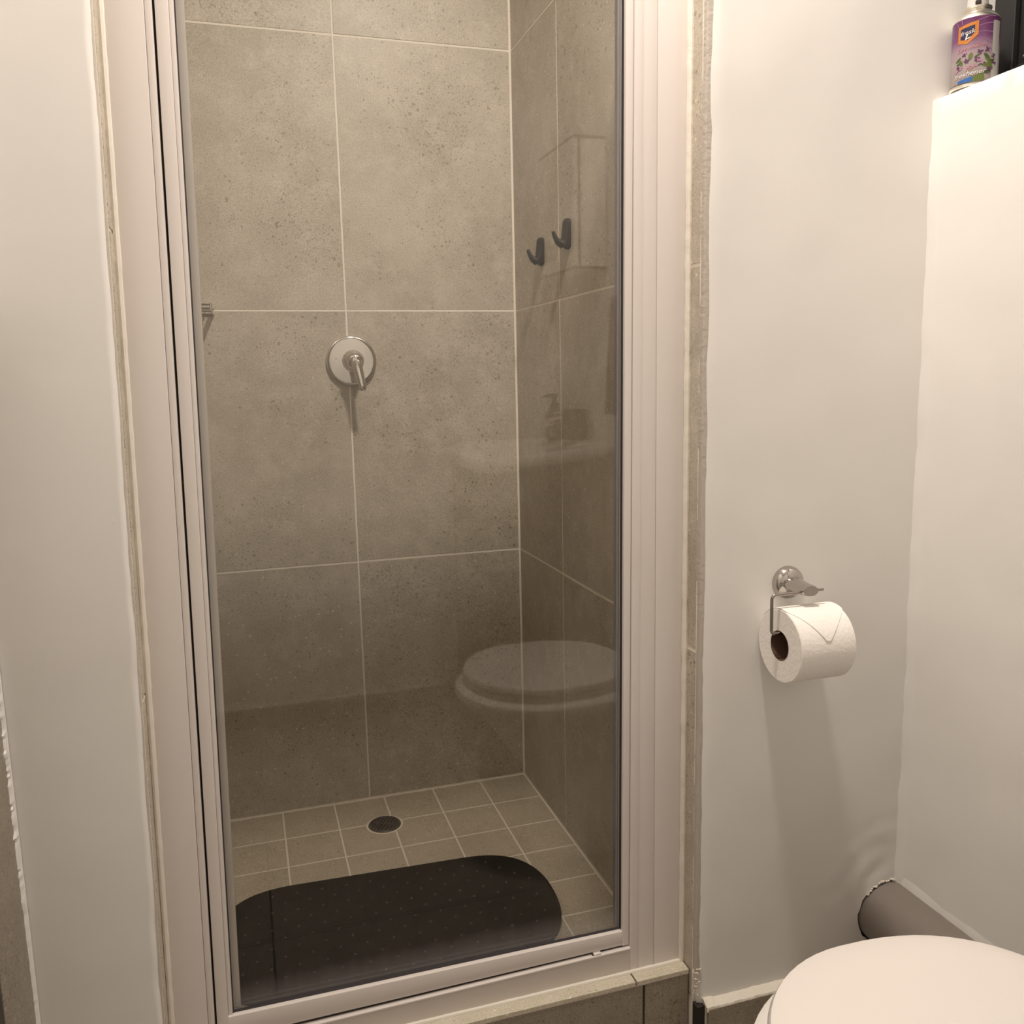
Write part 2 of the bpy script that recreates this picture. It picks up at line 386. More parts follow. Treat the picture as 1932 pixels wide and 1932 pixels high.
# ------------------------------------------------------------------ setting: plastered walls with uneven edges
def ragged_slab(name, x0, x1, y0, y1, z0, z1, ragx=None, amp=0.0025, nz=120, m=None, parent=None, seed=0.0, rnd=0.004, k_=0.0):
    """wall block whose vertical edge at x0 or x1 is hand-plastered: slightly wavy and rounded"""
    bm = bmesh.new(); rows = []
    for k in range(nz + 1):
        z = z0 + (z1 - z0) * k / nz
        def w(s): return amp * (noise.noise((z * 9, s, seed)) + 0.6 * noise.noise((z * 34, s, seed)) + 0.35 * noise.noise((z * 110, s, seed)))
        xs0 = x0 + (k_ * (z - 1.2) if ragx in ('lo', 'both') else 0) + (w(1.3) if ragx in ('lo', 'both') else 0); xs1 = x1 + (k_ * (z - 1.2) if ragx in ('hi', 'both') else 0) + (w(4.7) if ragx in ('hi', 'both') else 0)
        r0 = rnd * (1 + 0.5 * noise.noise((z * 14, 8.0, seed))) if ragx in ('lo', 'both') else 0
        r1 = rnd * (1 + 0.5 * noise.noise((z * 14, 9.0, seed))) if ragx in ('hi', 'both') else 0
        pts = [(xs0, y1)]
        if r0:
            pts += [(xs0 + r0 - r0 * math.cos(a), y0 + r0 - r0 * math.sin(a)) for a in (0, PI / 8, PI / 4, 3 * PI / 8, PI / 2)]
        else: pts += [(xs0, y0)]
        if r1:
            pts += [(xs1 - r1 + r1 * math.sin(a), y0 + r1 - r1 * math.cos(a)) for a in (0, PI / 8, PI / 4, 3 * PI / 8, PI / 2)]
        else: pts += [(xs1, y0)]
        pts += [(xs1, y1)]
        rows.append([bm.verts.new((x, y, z)) for x, y in pts])
    n = len(rows[0])
    for a, b in zip(rows, rows[1:]):
        for i in range(n): bm.faces.new((a[i], a[(i + 1) % n], b[(i + 1) % n], b[i]))
    bm.faces.new(rows[0][::-1]); bm.faces.new(rows[-1])
    bmesh.ops.recalc_face_normals(bm, faces=bm.faces)
    o = link(name, bm, m or M['plaster'], parent, smooth=True)
    return o if parent is not None else tag(o, kind='structure')

# right of the shower: plaster face with a hole at its foot where the waste pipe goes in
PC, PRAD = (0.385, 0.090), 0.0615      # hole centre (x, z) on the wall face, radius
def front_right():
    bm = bmesh.new()
    x0, x1, z0, z1 = 0.0035, 0.62, 0.0, ZC
    # face grid with a round hole near the foot, ragged left edge, plus thickness
    nx, nzz = 60, 150
    xs = [x0 + (x1 - x0) * i / nx for i in range(nx + 1)]; zs = [ZF + (z1 - ZF) * (k / nzz) ** 1.6 for k in range(nzz + 1)]
    g = {}
    for i, x in enumerate(xs):
        for k, z in enumerate(zs):
            w = 0.0022 * (noise.noise((z * 9, 1.3, 2)) + 0.7 * noise.noise((z * 36, 1.3, 2)) + 0.4 * noise.noise((z * 120, 1.3, 2)))
            xx = x + (w * (1 - i / 6) if i < 6 else 0)
            d = 0.0016 * noise.noise((x * 3.1, z * 2.7, 5)) + 0.0009 * noise.noise((x * 11, z * 9, 6))
            low = max(0.0, 1 - abs(z - 0.17) / 0.16) * max(0.0, 1 - abs(x - 0.36) / 0.16)
            d += low * 0.005 * noise.noise((x * 30, z * 30, 9))
            y = YF - d
            if i == 0: y += 0.006
            elif i == 1: y += 0.0012
            # open the hole: push grid points onto the rim
            dx, dz = xx - PC[0], z - PC[1]; rr = math.hypot(dx, dz)
            lim = PRAD * (1 + 0.045 * noise.noise((math.atan2(dz, dx) * 2.2, 0.5, 3)) + 0.03 * noise.noise((math.atan2(dz, dx) * 9, 1.5, 3)))
            g[i, k] = (xx, y, z, rr, lim)
    vv = {}
    for key, (xx, y, z, rr, lim) in g.items():
        if lim * 0.72 < rr < lim * 1.22 and rr > 1e-6:
            s = lim / rr if rr < lim else 1.0
            xx, z = PC[0] + (xx - PC[0]) * s, PC[1] + (z - PC[1]) * s
        vv[key] = bm.verts.new((xx, y, z))
    for i in range(nx):
        for k in range(nzz):
            q = [(i, k), (i + 1, k), (i + 1, k + 1), (i, k + 1)]
            if any(g[c][3] < g[c][4] * 0.72 for c in q): continue
            bm.faces.new([vv[c] for c in q])
    edge = [e for e in bm.edges if len(e.link_faces) == 1]
    r = bmesh.ops.extrude_edge_only(bm, edges=edge)
    for v in [e for e in r['geom'] if isinstance(e, bmesh.types.BMVert)]:
        inhole = math.hypot(v.co.x - PC[0], v.co.z - PC[1]) < PRAD * 1.3
        v.co.y = YF + (0.03 if inhole else 0.12)
    bmesh.ops.recalc_face_normals(bm, faces=bm.faces)
    return struct('wall_front_right', bm, M['plaster'], smooth=True)
wfr = front_right()
# solid body behind the face and bare grey edge of the plaster beside the reveal tiles
new_box('wall_core', (0.0125, YF + 0.032, ZF), (0.62, 0.10, ZC), M['void'], wfr)
ragged_slab('plaster_edge', 0.0008, 0.0125, YF + 0.0035, -0.9085, ZS + 0.002, ZC, 'lo', 0.0012, 140, M['grey_plaster'], wfr, seed=4, rnd=0.003)
bm = bmesh.new()
for k in range(70):
    c = Vector((random.uniform(0.001, 0.011), YF + random.uniform(0.000, 0.012), ZS + random.uniform(-0.050, 0.020) * random.random())); s_ = random.uniform(0.0010, 0.0024)
    bmesh.ops.create_icosphere(bm, subdivisions=1, radius=s_, matrix=Matrix.Translation(c) @ Matrix.Diagonal((random.uniform(.7, 1.6), .8, random.uniform(.7, 1.5), 1)))
tag(link('plaster_crumbs', bm, M['rough_plaster'], wfr, True), kind='stuff')
# left of the shower
wfl = ragged_slab('wall_front_left', XROOM0 - 0.05, XL + 0.0015, YF, 0.10, ZF, ZC, 'hi', 0.0016, 140, seed=11.0, rnd=0.007, k_=LEAN)
ragged_slab('plaster_edge', XL - 0.0165, XL + 0.0035, YF + 0.0085, -0.9085, ZS + 0.002, ZC, 'hi', 0.0006, 140, M['grey_plaster'], wfl, seed=6, rnd=0.003, k_=LEAN)

# right wall with the window niche, left wall (tiled low), rear wall, ceiling, floor
NZ0, NZ1, NY1 = 1.475, 2.12, -1.62
bm = bmesh.new()
def grid_wall_x(bm, x, y0, y1, z0, z1, ny, nz, seed, amp=0.0018):
    vs = {}
    for i in range(ny + 1):
        for k in range(nz + 1):
            y = y0 + (y1 - y0) * i / ny; z = z0 + (z1 - z0) * k / nz
            e = amp * noise.noise((y * 3.2, z * 3.2, seed)) + 0.0009 * noise.noise((y * 13, z * 13, seed))
            vs[i, k] = bm.verts.new((x - e, y, z))
    for i in range(ny):
        for k in range(nz): bm.faces.new((vs[i, k], vs[i + 1, k], vs[i + 1, k + 1], vs[i, k + 1]))
    return vs
def right_wall():
    bm = bmesh.new()
    # lower part: face with a rounded, slightly wavy sill edge
    nz = 60; ys = [YF + 0.004 - 0.0022 * i for i in range(14)]; ys += [ys[-1] + (YREAR - 0.02 - ys[-1]) * i / 80 for i in range(1, 81)]
    rows = []
    for i, y in enumerate(ys):
        prof = []
        for k in range(nz + 1):
            z = ZF + (NZ0 - 0.006 - ZF) * k / nz
            e = 0.0022 * noise.noise((y * 3.2, z * 3.2, 21)) + 0.0010 * noise.noise((y * 13, z * 13, 21))
            corner = min(1.0, max(0.0, 1 - (YF - y) / 0.018)) ** 2 * 0.0085 * (1 + 0.5 * noise.noise((z * 21, 2.0, 14.0)))
            prof.append((XROOM1 - e - corner, z))
        wv = 0.0012 * noise.noise((y * 20, 3, 3))
        prof += [(XROOM1 + 0.0018, NZ0 - 0.0018 + wv), (XROOM1 + 0.006, NZ0 + wv * 0.5), (0.60, NZ0)]
        rows.append([bm.verts.new((x, y, z)) for x, z in prof])
    for a, b in zip(rows, rows[1:]):
        for j in range(len(a) - 1): bm.faces.new((a[j], b[j], b[j + 1], a[j + 1]))
    # above the niche and beyond it
    box(bm, (XROOM1, YREAR - 0.02, NZ0 - 0.01), (0.60, NY1, ZC))
    box(bm, (XROOM1, NY1, NZ1), (0.60, YF + 0.004, ZC))
    bmesh.ops.recalc_face_normals(bm, faces=bm.faces)
    return struct('wall_right', bm, M['plaster'], smooth=True)
wr = right_wall()
wl = sbox('wall_left', (XROOM0 - 0.10, YREAR - 0.02, ZF), (XROOM0 - 0.0016, YF + 0.02, ZC), M['plaster'])
GAP_KEEP = GAP
tiled(wl, [(-1.052, YF + 0.0, ZF, 0.19), (-1.052, YF + 0.0, 0.19, 0.79), (-1.052, YF + 0.0, 0.79, 1.15)], 'X', XROOM0, -1, M['riser_tile'])
# painter's edge where the wall paint laps over the tile
bm = bmesh.new(); prev = None
for k in range(421):
    z = ZF + (1.15 - ZF) * k / 420
    rg_ = 1.5 if 0.40 < z < 0.75 else 0.5
    w = 0.0022 + rg_ * (0.0060 * abs(noise.noise((z * 24, 3.3, 1))) + 0.0075 * max(0, noise.noise((z * 90, 1.1, 1))) + 0.004 * max(0, noise.noise((z * 210, 7.1, 1))))
    a = [bm.verts.new((XROOM0 - 0.0005, YF - 0.004 - w, z)), bm.verts.new((XROOM0 + 0.0022, YF - 0.003 - w * 0.7, z)), bm.verts.new((XROOM0 + 0.004, YF - 0.001, z))]
    if prev:
        for j in (0, 1): bm.faces.new((prev[j], prev[j + 1], a[j + 1], a[j]))
    prev = a
link('paint_edge', bm, M['plaster'], wfl, smooth=True)
wrr = sbox('wall_rear', (XROOM0 - 0.10, YREAR - 0.10, ZF), (0.62, YREAR, ZC), M['plaster'])
cl = sbox('ceiling', (XROOM0 - 0.10, YREAR - 0.10, ZC), (0.62, 0.10, ZC + 0.08), M['ceiling'])
fl = sbox('floor', (XROOM0 - 0.10, YREAR - 0.10, ZF - 0.08), (0.62, -0.80, ZF - 0.0016), M['dark_grout'])
xs = [XROOM0, -0.675, -0.075, XROOM1]; ys = [-0.906, -1.32, -1.92, YREAR]
tiled(fl, [(xs[i], xs[i + 1], ys[j + 1], ys[j]) for i in range(3) for j in range(3)], 'Z', ZF, -1, M['riser_tile'])

# skirting tiles with a painted mortar cap
def skirting(name, lo, hi, cells):
    s = sbox(name, lo, hi, M['grout'])
    return s
sk = sbox('baseboard_front', (0.0145, YF - 0.0105, ZF), (XROOM1, YF + 0.001, 0.0040), M['rough_plaster'])
for a, b in ((0.0145, 0.2060), (0.2060, XROOM1)):
    new_box('tile', (a + 0.0008, YF - 0.0185, ZF), (b - 0.0008, YF - 0.0100, 0.0010), M['riser_tile'], sk, 0.0007)
bm = bmesh.new(); prev = None
for k in range(121):                                   # lumpy white cap on the tile's top edge
    x = 0.0125 + (XROOM1 - 0.0125) * k / 120
    e = 0.0015 * noise.noise((x * 60, 2, 2)) + 0.0010 * noise.noise((x * 190, 2, 2)); big = 0.004 if k < 6 else 0
    a = [bm.verts.new(p) for p in ((x, YF - 0.0178 + e, 0.0006 - big), (x, YF - 0.0165 + e, 0.0038 + e), (x, YF - 0.004, 0.0072 + e + big), (x, YF + 0.004, 0.0100 + 2 * e))]
    if prev:
        for j in range(3): bm.faces.new((prev[j], a[j], a[j + 1], prev[j + 1]))
    prev = a
link('mortar_cap', bm, M['rough_plaster'], sk, smooth=True)
new_box('gap_shade', (0.0004, YF - 0.0062, ZF), (0.0142, YF + 0.010, 0.0), M['void'], sk)  # solid dark box painted in as the shade at the skirting's end
sr = sbox('baseboard_rear', (XROOM0, YREAR - 0.001, ZF), (XROOM1, YREAR + 0.0105, 0.0040), M['rough_plaster'])
for a, b in ((XROOM0, -0.676), (-0.676, -0.075), (-0.075, XROOM1)):
    new_box('tile', (a + 0.0012, YREAR + 0.010, ZF), (b - 0.0012, YREAR + 0.0185, 0.0010), M['riser_tile'], sr, 0.0007)

# ------------------------------------------------------------------ window in the niche (night outside)
WX = 0.508
win = thing('window_1', None, None, (WX, -1.27, NZ0)); win['kind'] = 'structure'
def wp(name, lo, hi, m, bev=0.0012):
    return new_box(name, lo, hi, m, win, bev)
y0, y1 = YF + 0.001, NY1
wp('window_frame', (WX, y0 - 0.040, NZ0), (WX + 0.05, y0, NZ1), M['black_alu'])
wp('window_frame', (WX, y1, NZ0), (WX + 0.05, y1 + 0.040, NZ1), M['black_alu'])
wp('window_frame', (WX, y1 + 0.040, NZ0), (WX + 0.05, y0 - 0.040, NZ0 + 0.040), M['black_alu'])
wp('window_frame', (WX, y1 + 0.040, NZ1 - 0.04), (WX + 0.05, y0 - 0.040, NZ1), M['black_alu'])
sash = wp('window_sash', (WX + 0.010, y0 - 0.074, NZ0 + 0.041), (WX + 0.045, y0 - 0.041, NZ1 - 0.041), M['black_alu'])
wp('window_sash', (WX + 0.010, y1 + 0.041, NZ0 + 0.041), (WX + 0.045, y1 + 0.074, NZ1 - 0.041), M['black_alu'])
wp('window_sash', (WX + 0.010, y1 + 0.0745, NZ0 + 0.041), (WX + 0.045, y0 - 0.0745, NZ0 + 0.072), M['black_alu'])
wp('window_sash', (WX + 0.010, y1 + 0.0745, NZ1 - 0.072), (WX + 0.045, y0 - 0.0745, NZ1 - 0.041), M['black_alu'])
wp('window_pane', (WX + 0.026, y1 + 0.07, NZ0 + 0.065), (WX + 0.030, y0 - 0.07, NZ1 - 0.065), M['window_glass'], 0)
bm = bmesh.new(); lathe(bm, [(0.0, -0.002), (0.0028, -0.0012), (0.0030, 0.0)], 10, 'X', (WX + 0.010, y0 - 0.052, NZ0 + 0.052)); 
for v in bm.verts: v.co -= Vector((WX, -1.27, NZ0))
link('screw', bm, M['satin'], win, True)

# ------------------------------------------------------------------ entrance door at the left edge, in a dark wooden frame
dr = sbox('door_1', (XROOM0 - 0.030, -1.8995, ZF + 0.005), (XROOM0 - 0.004, -1.1005, 1.98), M['door_white'])
for a, b in ((-1.100, -1.0555), (-1.944, -1.900)):
    new_box('door_frame', (XROOM0 - 0.02, a, ZF), (XROOM0 + 0.0010, b, 2.02), M['door_dark'], dr, 0.002)
new_box('door_frame', (XROOM0 - 0.02, -1.900, 1.982), (XROOM0 + 0.012, -1.100, 2.02), M['door_dark'], dr, 0.002)
for z0, z1 in ((0.10, 0.85), (1.0, 1.85)):
    new_box('door_panel', (XROOM0 + 0.003, -1.80, z0), (XROOM0 + 0.009, -1.20, z1), M['door_white'], dr, 0.003)
bm = bmesh.new(); tube(bm, [(XROOM0 + 0.004, -1.83, 0.95), (XROOM0 + 0.045, -1.83, 0.95), (XROOM0 + 0.05, -1.82, 0.95), (XROOM0 + 0.05, -1.72, 0.95)], 0.008, 12)
link('door_handle', bm, M['satin'], dr, True)

# ------------------------------------------------------------------ shower enclosure: frame and door
FT = 1.880                          # top of the frame
def lean(x, z, k): return x + k * (z - 1.2)
def bar(bm, x0, x1, y0, y1, z0, z1, k0, k1, bev=0.0012):
    """upright section; each long edge has its own slight lean"""
    vs = []
    for z in (z0, z1):
        for x, k in ((x0, k0), (x1, k1)):
            for y in (y0, y1): vs.append(bm.verts.new((lean(x, z, k), y, z)))
    idx = [(0, 1, 3, 2), (4, 6, 7, 5), (0, 4, 5, 1), (2, 3, 7, 6), (0, 2, 6, 4), (1, 5, 7, 3)]
    fcs = [bm.faces.new([vs[i] for i in f]) for f in idx]
    bmesh.ops.recalc_face_normals(bm, faces=fcs)
    if bev:
        es = list({e for f in fcs for e in f.edges if abs(e.verts[0].co.z - e.verts[1].co.z) > 0.02})
        bmesh.ops.bevel(bm, geom=es, offset=bev, segments=2, affect='EDGES', profile=0.5)
KL, KLL, KR = 0.0168, 0.0165, 0.0055
FY0 = -0.880
fr = thing('shower_enclosure', 'white aluminium shower enclosure with a tall closed glass door', 'shower enclosure', (-0.41, -0.86, ZS))
def fpart(name, bm, m, parent=fr, smooth=True):
    for v in bm.verts: v.co -= Vector(fr.location)
    return link(name, bm, m, parent, smooth)
# left jamb: a broad flat face, a shallow step beside the door
bm = bmesh.new(); bar(bm, -0.8015, -0.7545, FY0, -0.83, ZS, FT, KLL, KL); fpart('jamb', bm, M['frame'])
bm = bmesh.new(); bar(bm, -0.7543, -0.7452, FY0 + 0.0018, -0.83, ZS, FT, KL, KL, 0.002); fpart('jamb_lip', bm, M['frame'])
# right jamb: three flat sections with fine joints between them
bm = bmesh.new(); bar(bm, -0.0938, -0.0790, FY0 + 0.001, -0.83, ZS, FT, KR, KR); fpart('jamb_lip', bm, M['frame'])
bm = bmesh.new(); bar(bm, -0.0788, -0.0546, FY0 + 0.003, -0.83, ZS, FT, KR, 0.0, 0.0010); fpart('jamb', bm, M['frame'])
bm = bmesh.new(); bar(bm, -0.0541, -0.0060, FY0 + 0.0025, -0.83, ZS, FT, 0.0, 0.0, 0.0010); fpart('jamb', bm, M['frame'])
bm = bmesh.new(); bar(bm, -0.0946, -0.0937, FY0 + 0.008, -0.84, ZS + 0.01, FT, KR, KR, 0); fpart('joint_gap', bm, M['void'])
bm = bmesh.new(); bar(bm, -0.7470, -0.7410, FY0 + 0.012, -0.84, ZS + 0.002, FT, KL, KL, 0); fpart('hinge_gap', bm, M['void'])
# threshold and header
def hbar(bm, xl, xr, y0, y1, z0l, z1l, z0r, z1r, bev=0.001):
    vs = [bm.verts.new(p) for p in ((xl, y0, z0l), (xl, y1, z0l), (xr, y0, z0r), (xr, y1, z0r), (xl, y0, z1l), (xl, y1, z1l), (xr, y0, z1r), (xr, y1, z1r))]
    idx = [(0, 1, 3, 2), (4, 6, 7, 5), (0, 4, 5, 1), (2, 3, 7, 6), (0, 2, 6, 4), (1, 5, 7, 3)]
    fcs = [bm.faces.new([vs[i] for i in f]) for f in idx]; bmesh.ops.recalc_face_normals(bm, faces=fcs)
    if bev:
        es = list({e for f in fcs for e in f.edges if abs(e.verts[0].co.x - e.verts[1].co.x) > 0.02})
        bmesh.ops.bevel(bm, geom=es, offset=bev, segments=2, affect='EDGES', profile=0.5)
XT0 = -0.7640
bm = bmesh.new(); hbar(bm, XT0, -0.1003, FY0 + 0.0005, -0.835, ZS, 0.0945, ZS, 0.1015); fpart('threshold', bm, M['frame'])
bm = bmesh.new(); hbar(bm, XT0, -0.1005, FY0 - 0.0035, FY0 + 0.004, 0.0915, 0.0950, 0.0985, 0.1022, 0.0012); fpart('threshold_lip', bm, M['frame'])
bm = bmesh.new(); hbar(bm, XT0, -0.1005, FY0 + 0.006, -0.85, 0.0948, 0.1005, 0.1017, 0.1042, 0); fpart('threshold_gap', bm, M['void'])
bm = bmesh.new(); box(bm, (-0.1665, FY0 - 0.0025, 0.0990), (-0.1530, FY0 + 0.006, 0.1045), 0.0012, 2); fpart('stop_block', bm, M['frame'])
bm = bmesh.new(); box(bm, (-0.1685, FY0 - 0.0010, 0.0985), (-0.1668, FY0 + 0.005, 0.1040)); fpart('stop_notch', bm, M['void'])
bm = bmesh.new(); hbar(bm, -0.784, -0.003, FY0, -0.83, FT - 0.045, FT, FT - 0.045, FT); fpart('header', bm, M['frame'])
# beads of sealant along the frame, hand-smoothed
def bead(pts, r, seed):
    bm = bmesh.new(); ps, rs = [], []
    for i in range(len(pts) - 1):
        a, b = Vector(pts[i]), Vector(pts[i + 1]); n = max(2, int((b - a).length / 0.012))
        for k in range(n + (1 if i == len(pts) - 2 else 0)):
            p = a.lerp(b, k / n); ps.append(p); rs.append(r * (1 + 0.18 * noise.noise((p.x * 40, p.z * 40, seed)) + 0.12 * noise.noise((p.x * 130, p.z * 130, seed))))
    tube(bm, ps, rs, 8); fpart('sealant', bm, M['sealant'])
bead([(lean(-0.8035, ZS, KLL), FY0 - 0.0005, ZS), (lean(-0.8035, FT, KLL), FY0 - 0.0005, FT)], 0.0044, 1)
bead([(-0.0035, FY0 - 0.001, ZS), (-0.0035, FY0 - 0.001, FT)], 0.0050, 2)
bead([(-0.797, FY0 - 0.0010, ZS + 0.0005), (-0.30, FY0 - 0.0010, ZS + 0.0005), (-0.004, FY0 - 0.0005, ZS + 0.0005)], 0.0036, 3)

# the door leaf
sd = bpy.data.objects.new('door', None); COL.objects.link(sd); sd.parent = fr; sd.empty_display_size = 0.05
YD0 = -0.8775
ZB0, ZB1, ZT = 0.1045, 0.1315, FT - 0.05
bm = bmesh.new(); bar(bm, -0.7422, -0.7262, YD0, -0.846, 0.1010, ZT, KL, KL); fpart('stile', bm, M['frame'], sd)
bm = bmesh.new(); bar(bm, -0.7261, -0.7200, YD0 + 0.0045, -0.846, ZB0, ZT, KL, KL, 0.0012); fpart('stile_bead', bm, M['frame'], sd)
bm = bmesh.new(); bar(bm, -0.1070, -0.0950, YD0, -0.846, 0.1050, ZT, KR, KR); fpart('stile', bm, M['frame'], sd)
XB0, XB1 = lean(-0.7262, 0.118, KL), lean(-0.1070, 0.118, KR)
bm = bmesh.new(); hbar(bm, XB0, XB1, YD0 + 0.0006, -0.8655, 0.1005, 0.1355, 0.1053, 0.1312); fpart('bottom_rail', bm, M['frame'], sd)
bm = bmesh.new(); hbar(bm, XB0, XB1, YD0 + 0.0006, -0.846, ZT - 0.03, ZT, ZT - 0.03, ZT); fpart('top_rail', bm, M['frame'], sd)
bm = bmesh.new(); bar(bm, -0.1120, -0.1071, -0.8600, -0.8490, 0.131, ZT - 0.03, KR, KR, 0.001); fpart('gasket', bm, M['gasket'], sd)
bm = bmesh.new(); bar(bm, -0.1080, -0.1069, -0.8715, -0.8650, 0.131, ZT - 0.03, KR, KR, 0); fpart('gasket', bm, M['dark_gasket'], sd)
bm = bmesh.new(); bar(bm, -0.7199, -0.7185, -0.8700, -0.8600, 0.135, ZT - 0.03, KL, KL, 0); fpart('gasket', bm, M['dark_gasket'], sd)
bm = bmesh.new(); bar(bm, -0.7199, -0.7085, -0.8560, -0.8470, 0.132, ZT - 0.03, KL, KL, 0.001); fpart('stile_return', bm, M['frame'], sd)
bm = bmesh.new(); hbar(bm, lean(-0.7185, 0.136, KL), lean(-0.1085, 0.13, KR), -0.8690, -0.8640, 0.1350, 0.1366, 0.1308, 0.1324, 0); fpart('gasket', bm, M['dark_gasket'], sd)
bm = bmesh.new(); vs = []
for z in (0.130, ZT - 0.028):
    for x, k in ((-0.7220, KL), (-0.1050, KR)):
        for y in (-0.8640, -0.8590): vs.append(bm.verts.new((lean(x, z, k), y, z)))
for f in [(0, 1, 3, 2), (4, 6, 7, 5), (0, 4, 5, 1), (2, 3, 7, 6), (0, 2, 6, 4), (1, 5, 7, 3)]: bm.faces.new([vs[i] for i in f])
bmesh.ops.recalc_face_normals(bm, faces=bm.faces)
for v in bm.verts: v.co -= Vector((-0.42, -0.862, 0.132))
pane = link('pane', bm, M['shower_glass'], sd); pane.location = Vector((-0.42, -0.862, 0.132)) - Vector(fr.location)
tag(pane, 'clear glass pane, filmed with soap along its foot')

# ------------------------------------------------------------------ shower fittings
# mixer valve
vx, vz = -0.4095, 1.1005
v = thing('shower_mixer', 'round chrome shower mixer with a lever, on the tiled back wall', 'shower mixer', (vx, 0.0, vz))
bm = bmesh.new(); lathe(bm, [(0.0585, 0.0), (0.0590, -0.006), (0.0575, -0.0105), (0.0540, -0.0125), (0.0500, -0.0128), (0.0, -0.0150)], 64, 'Y'); link('cover_plate', bm, M['chrome'], v, True)
bm = bmesh.new(); lathe(bm, [(0.0255, -0.013), (0.0255, -0.022), (0.0215, -0.027), (0.0215, -0.050), (0.0205, -0.060), (0.0150, -0.067), (0.0075, -0.070), (0.0, -0.0705)], 40, 'Y', (0.002, 0, 0.0)); link('knob', bm, M['chrome'], v, True)
bm = bmesh.new()
P0, P1 = Vector((0.003, -0.064, -0.002)), Vector((0.0155, -0.078, -0.068))
pts = [P0.lerp(P1, t) + Vector((0, -0.004 * math.sin(t * PI), 0)) for t in (0, .12, .3, .55, .8, .93, 1.0)]
tube(bm, pts, 0.01, 16, flat=([.0128, .0128, .0108, .0092, .0088, .0080, .0048], [.0090, .0090, .0066, .0050, .0044, .0038, .0020])); link('lever', bm, M['chrome'], v, True)
bm = bmesh.new(); box(bm, (-0.0385, -0.0140, 0.0055), (-0.0345, -0.0135, 0.0065)); link('mark', bm, M['void'], v)

# towel hooks on the side wall
def hook(y, z, label, src=None):
    t = thing('wall_hook', label, 'hook', (0.0, y, z), 'black hooks on the shower side wall')
    if src:
        for ch in src.children:
            c = ch.copy(); COL.objects.link(c); c.parent = t
        return t
    bm = bmesh.new(); out = []
    for i in range(24):
        a = 2 * PI * i / 24; yy = 0.0150 * math.cos(a); zz = 0.0112 * math.sin(a) + math.copysign(0.0195, math.sin(a) + 1e-6)
        out.append((yy, zz))
    a = [bm.verts.new((0.0, p, q)) for p, q in out]; b = [bm.verts.new((-0.0062, p, q)) for p, q in out]; c = [bm.verts.new((-0.0098, p * .74, q * .93)) for p, q in out]
    for r0, r1 in ((a, b), (b, c)):
        for i in range(24): bm.faces.new((r0[i], r0[(i + 1) % 24], r1[(i + 1) % 24], r1[i]))
    bm.faces.new(a); bm.faces.new(c); bmesh.ops.recalc_face_normals(bm, faces=bm.faces)
    link('back_plate', bm, M['black_plastic'], t, True)
    bm = bmesh.new()
    pts = [(-.0070, 0, .0225), (-.0075, 0, .008), (-.0085, 0, -.008), (-.0105, 0, -.0175), (-.0165, 0, -.0205), (-.0235, 0, -.0165), (-.0290, 0, -.0085), (-.0325, 0, -.0005), (-.0340, 0, .0035), (-.0342, 0, .0045)]
    tube(bm, pts, 0.005, 16, flat=([.0050, .0058, .0070, .0092, .0088, .0064, .0046, .0038, .0032, .0014], [.0125, .0138, .0146, .0144, .0126, .0100, .0078, .0064, .0054, .0024]))
    link('hook_arm', bm, M['black_plastic'], t, True)
    return t
h1 = hook(-0.2060, 1.3310, 'black plastic wall hook nearer the shower corner, the lower-looking of two')
h2 = hook(-0.3700, 1.3440, 'black plastic wall hook nearer the glass door, the higher-looking of two', h1)

# chrome shelf on the back wall, its end just showing past the door frame
s = thing('shower_shelf', 'small chrome shelf on the back wall beside the left door frame', 'shelf', (-0.755, 0.0, 1.215))
def sp_(name, pts, r=0.0032, flat=None):
    bm = bmesh.new(); tube(bm, [Vector(p) - Vector((-0.755, 0, 1.215)) for p in pts], r, 10, flat); return link(name, bm, M['chrome'], s, True)
zb = 1.2225
for dz in (0.0, -0.0135):
    sp_('side_rail', [(-0.7105, -0.001, zb + dz), (-0.7135, -0.098, zb + dz)], 0.0026)
    sp_('front_rail', [(-0.7135, -0.098, zb + dz), (XL + 0.003, -0.098, zb + dz)], 0.0026)
    sp_('wall_rail', [(-0.7105, -0.003, zb + dz), (XL + 0.003, -0.003, zb + dz)], 0.0026)
for k in range(4):
    x = -0.728 - 0.022 * k
    sp_('wire', [(x, -0.003, zb - 0.0135), (x, -0.098, zb - 0.0135)], 0.0014)
sp_('post', [(-0.7135, -0.098, zb), (-0.7135, -0.098, zb - 0.0135)], 0.0026)

# drain
d = thing('floor_drain', 'round dark metal drain grate in the shower floor', 'drain', (-0.4015, -0.1440, 0.0))
bm = bmesh.new(); lathe(bm, [(0.0385, -0.0005), (0.0405, 0.0008), (0.0438, 0.0003), (0.0438, -0.0005)], 48); link('grout_ring', bm, M['grout'], d, True)
bm = bmesh.new(); lathe(bm, [(0.0, 0.0006), (0.0355, 0.0006), (0.0355, 0.0004), (0.0, 0.0004)], 40); link('sump', bm, M['void'], d)
bm = bmesh.new(); lathe(bm, [(0.0310, 0.0012), (0.0318, 0.0034), (0.0365, 0.0034), (0.0385, 0.0010), (0.0310, 0.0006)], 48, closed=True); link('rim', bm, M['drain'], d, True)
ang = math.radians(58); ca, sa = math.cos(ang), math.sin(ang)
for k in range(-3, 4):
    off = k * 0.0086; ln = math.sqrt(max(0, 0.0322 ** 2 - off ** 2))
    bm = bmesh.new()
    for s0, s1 in ((-ln, ln),):
        vs = box(bm, (s0, off - 0.0023, 0.0012), (s1, off + 0.0023, 0.0032), 0.0006)
    for w in bm.verts: w.co = Vector((w.co.x * ca - w.co.y * sa, w.co.x * sa + w.co.y * ca, w.co.z))
    link('slat', bm, M['drain'], d)
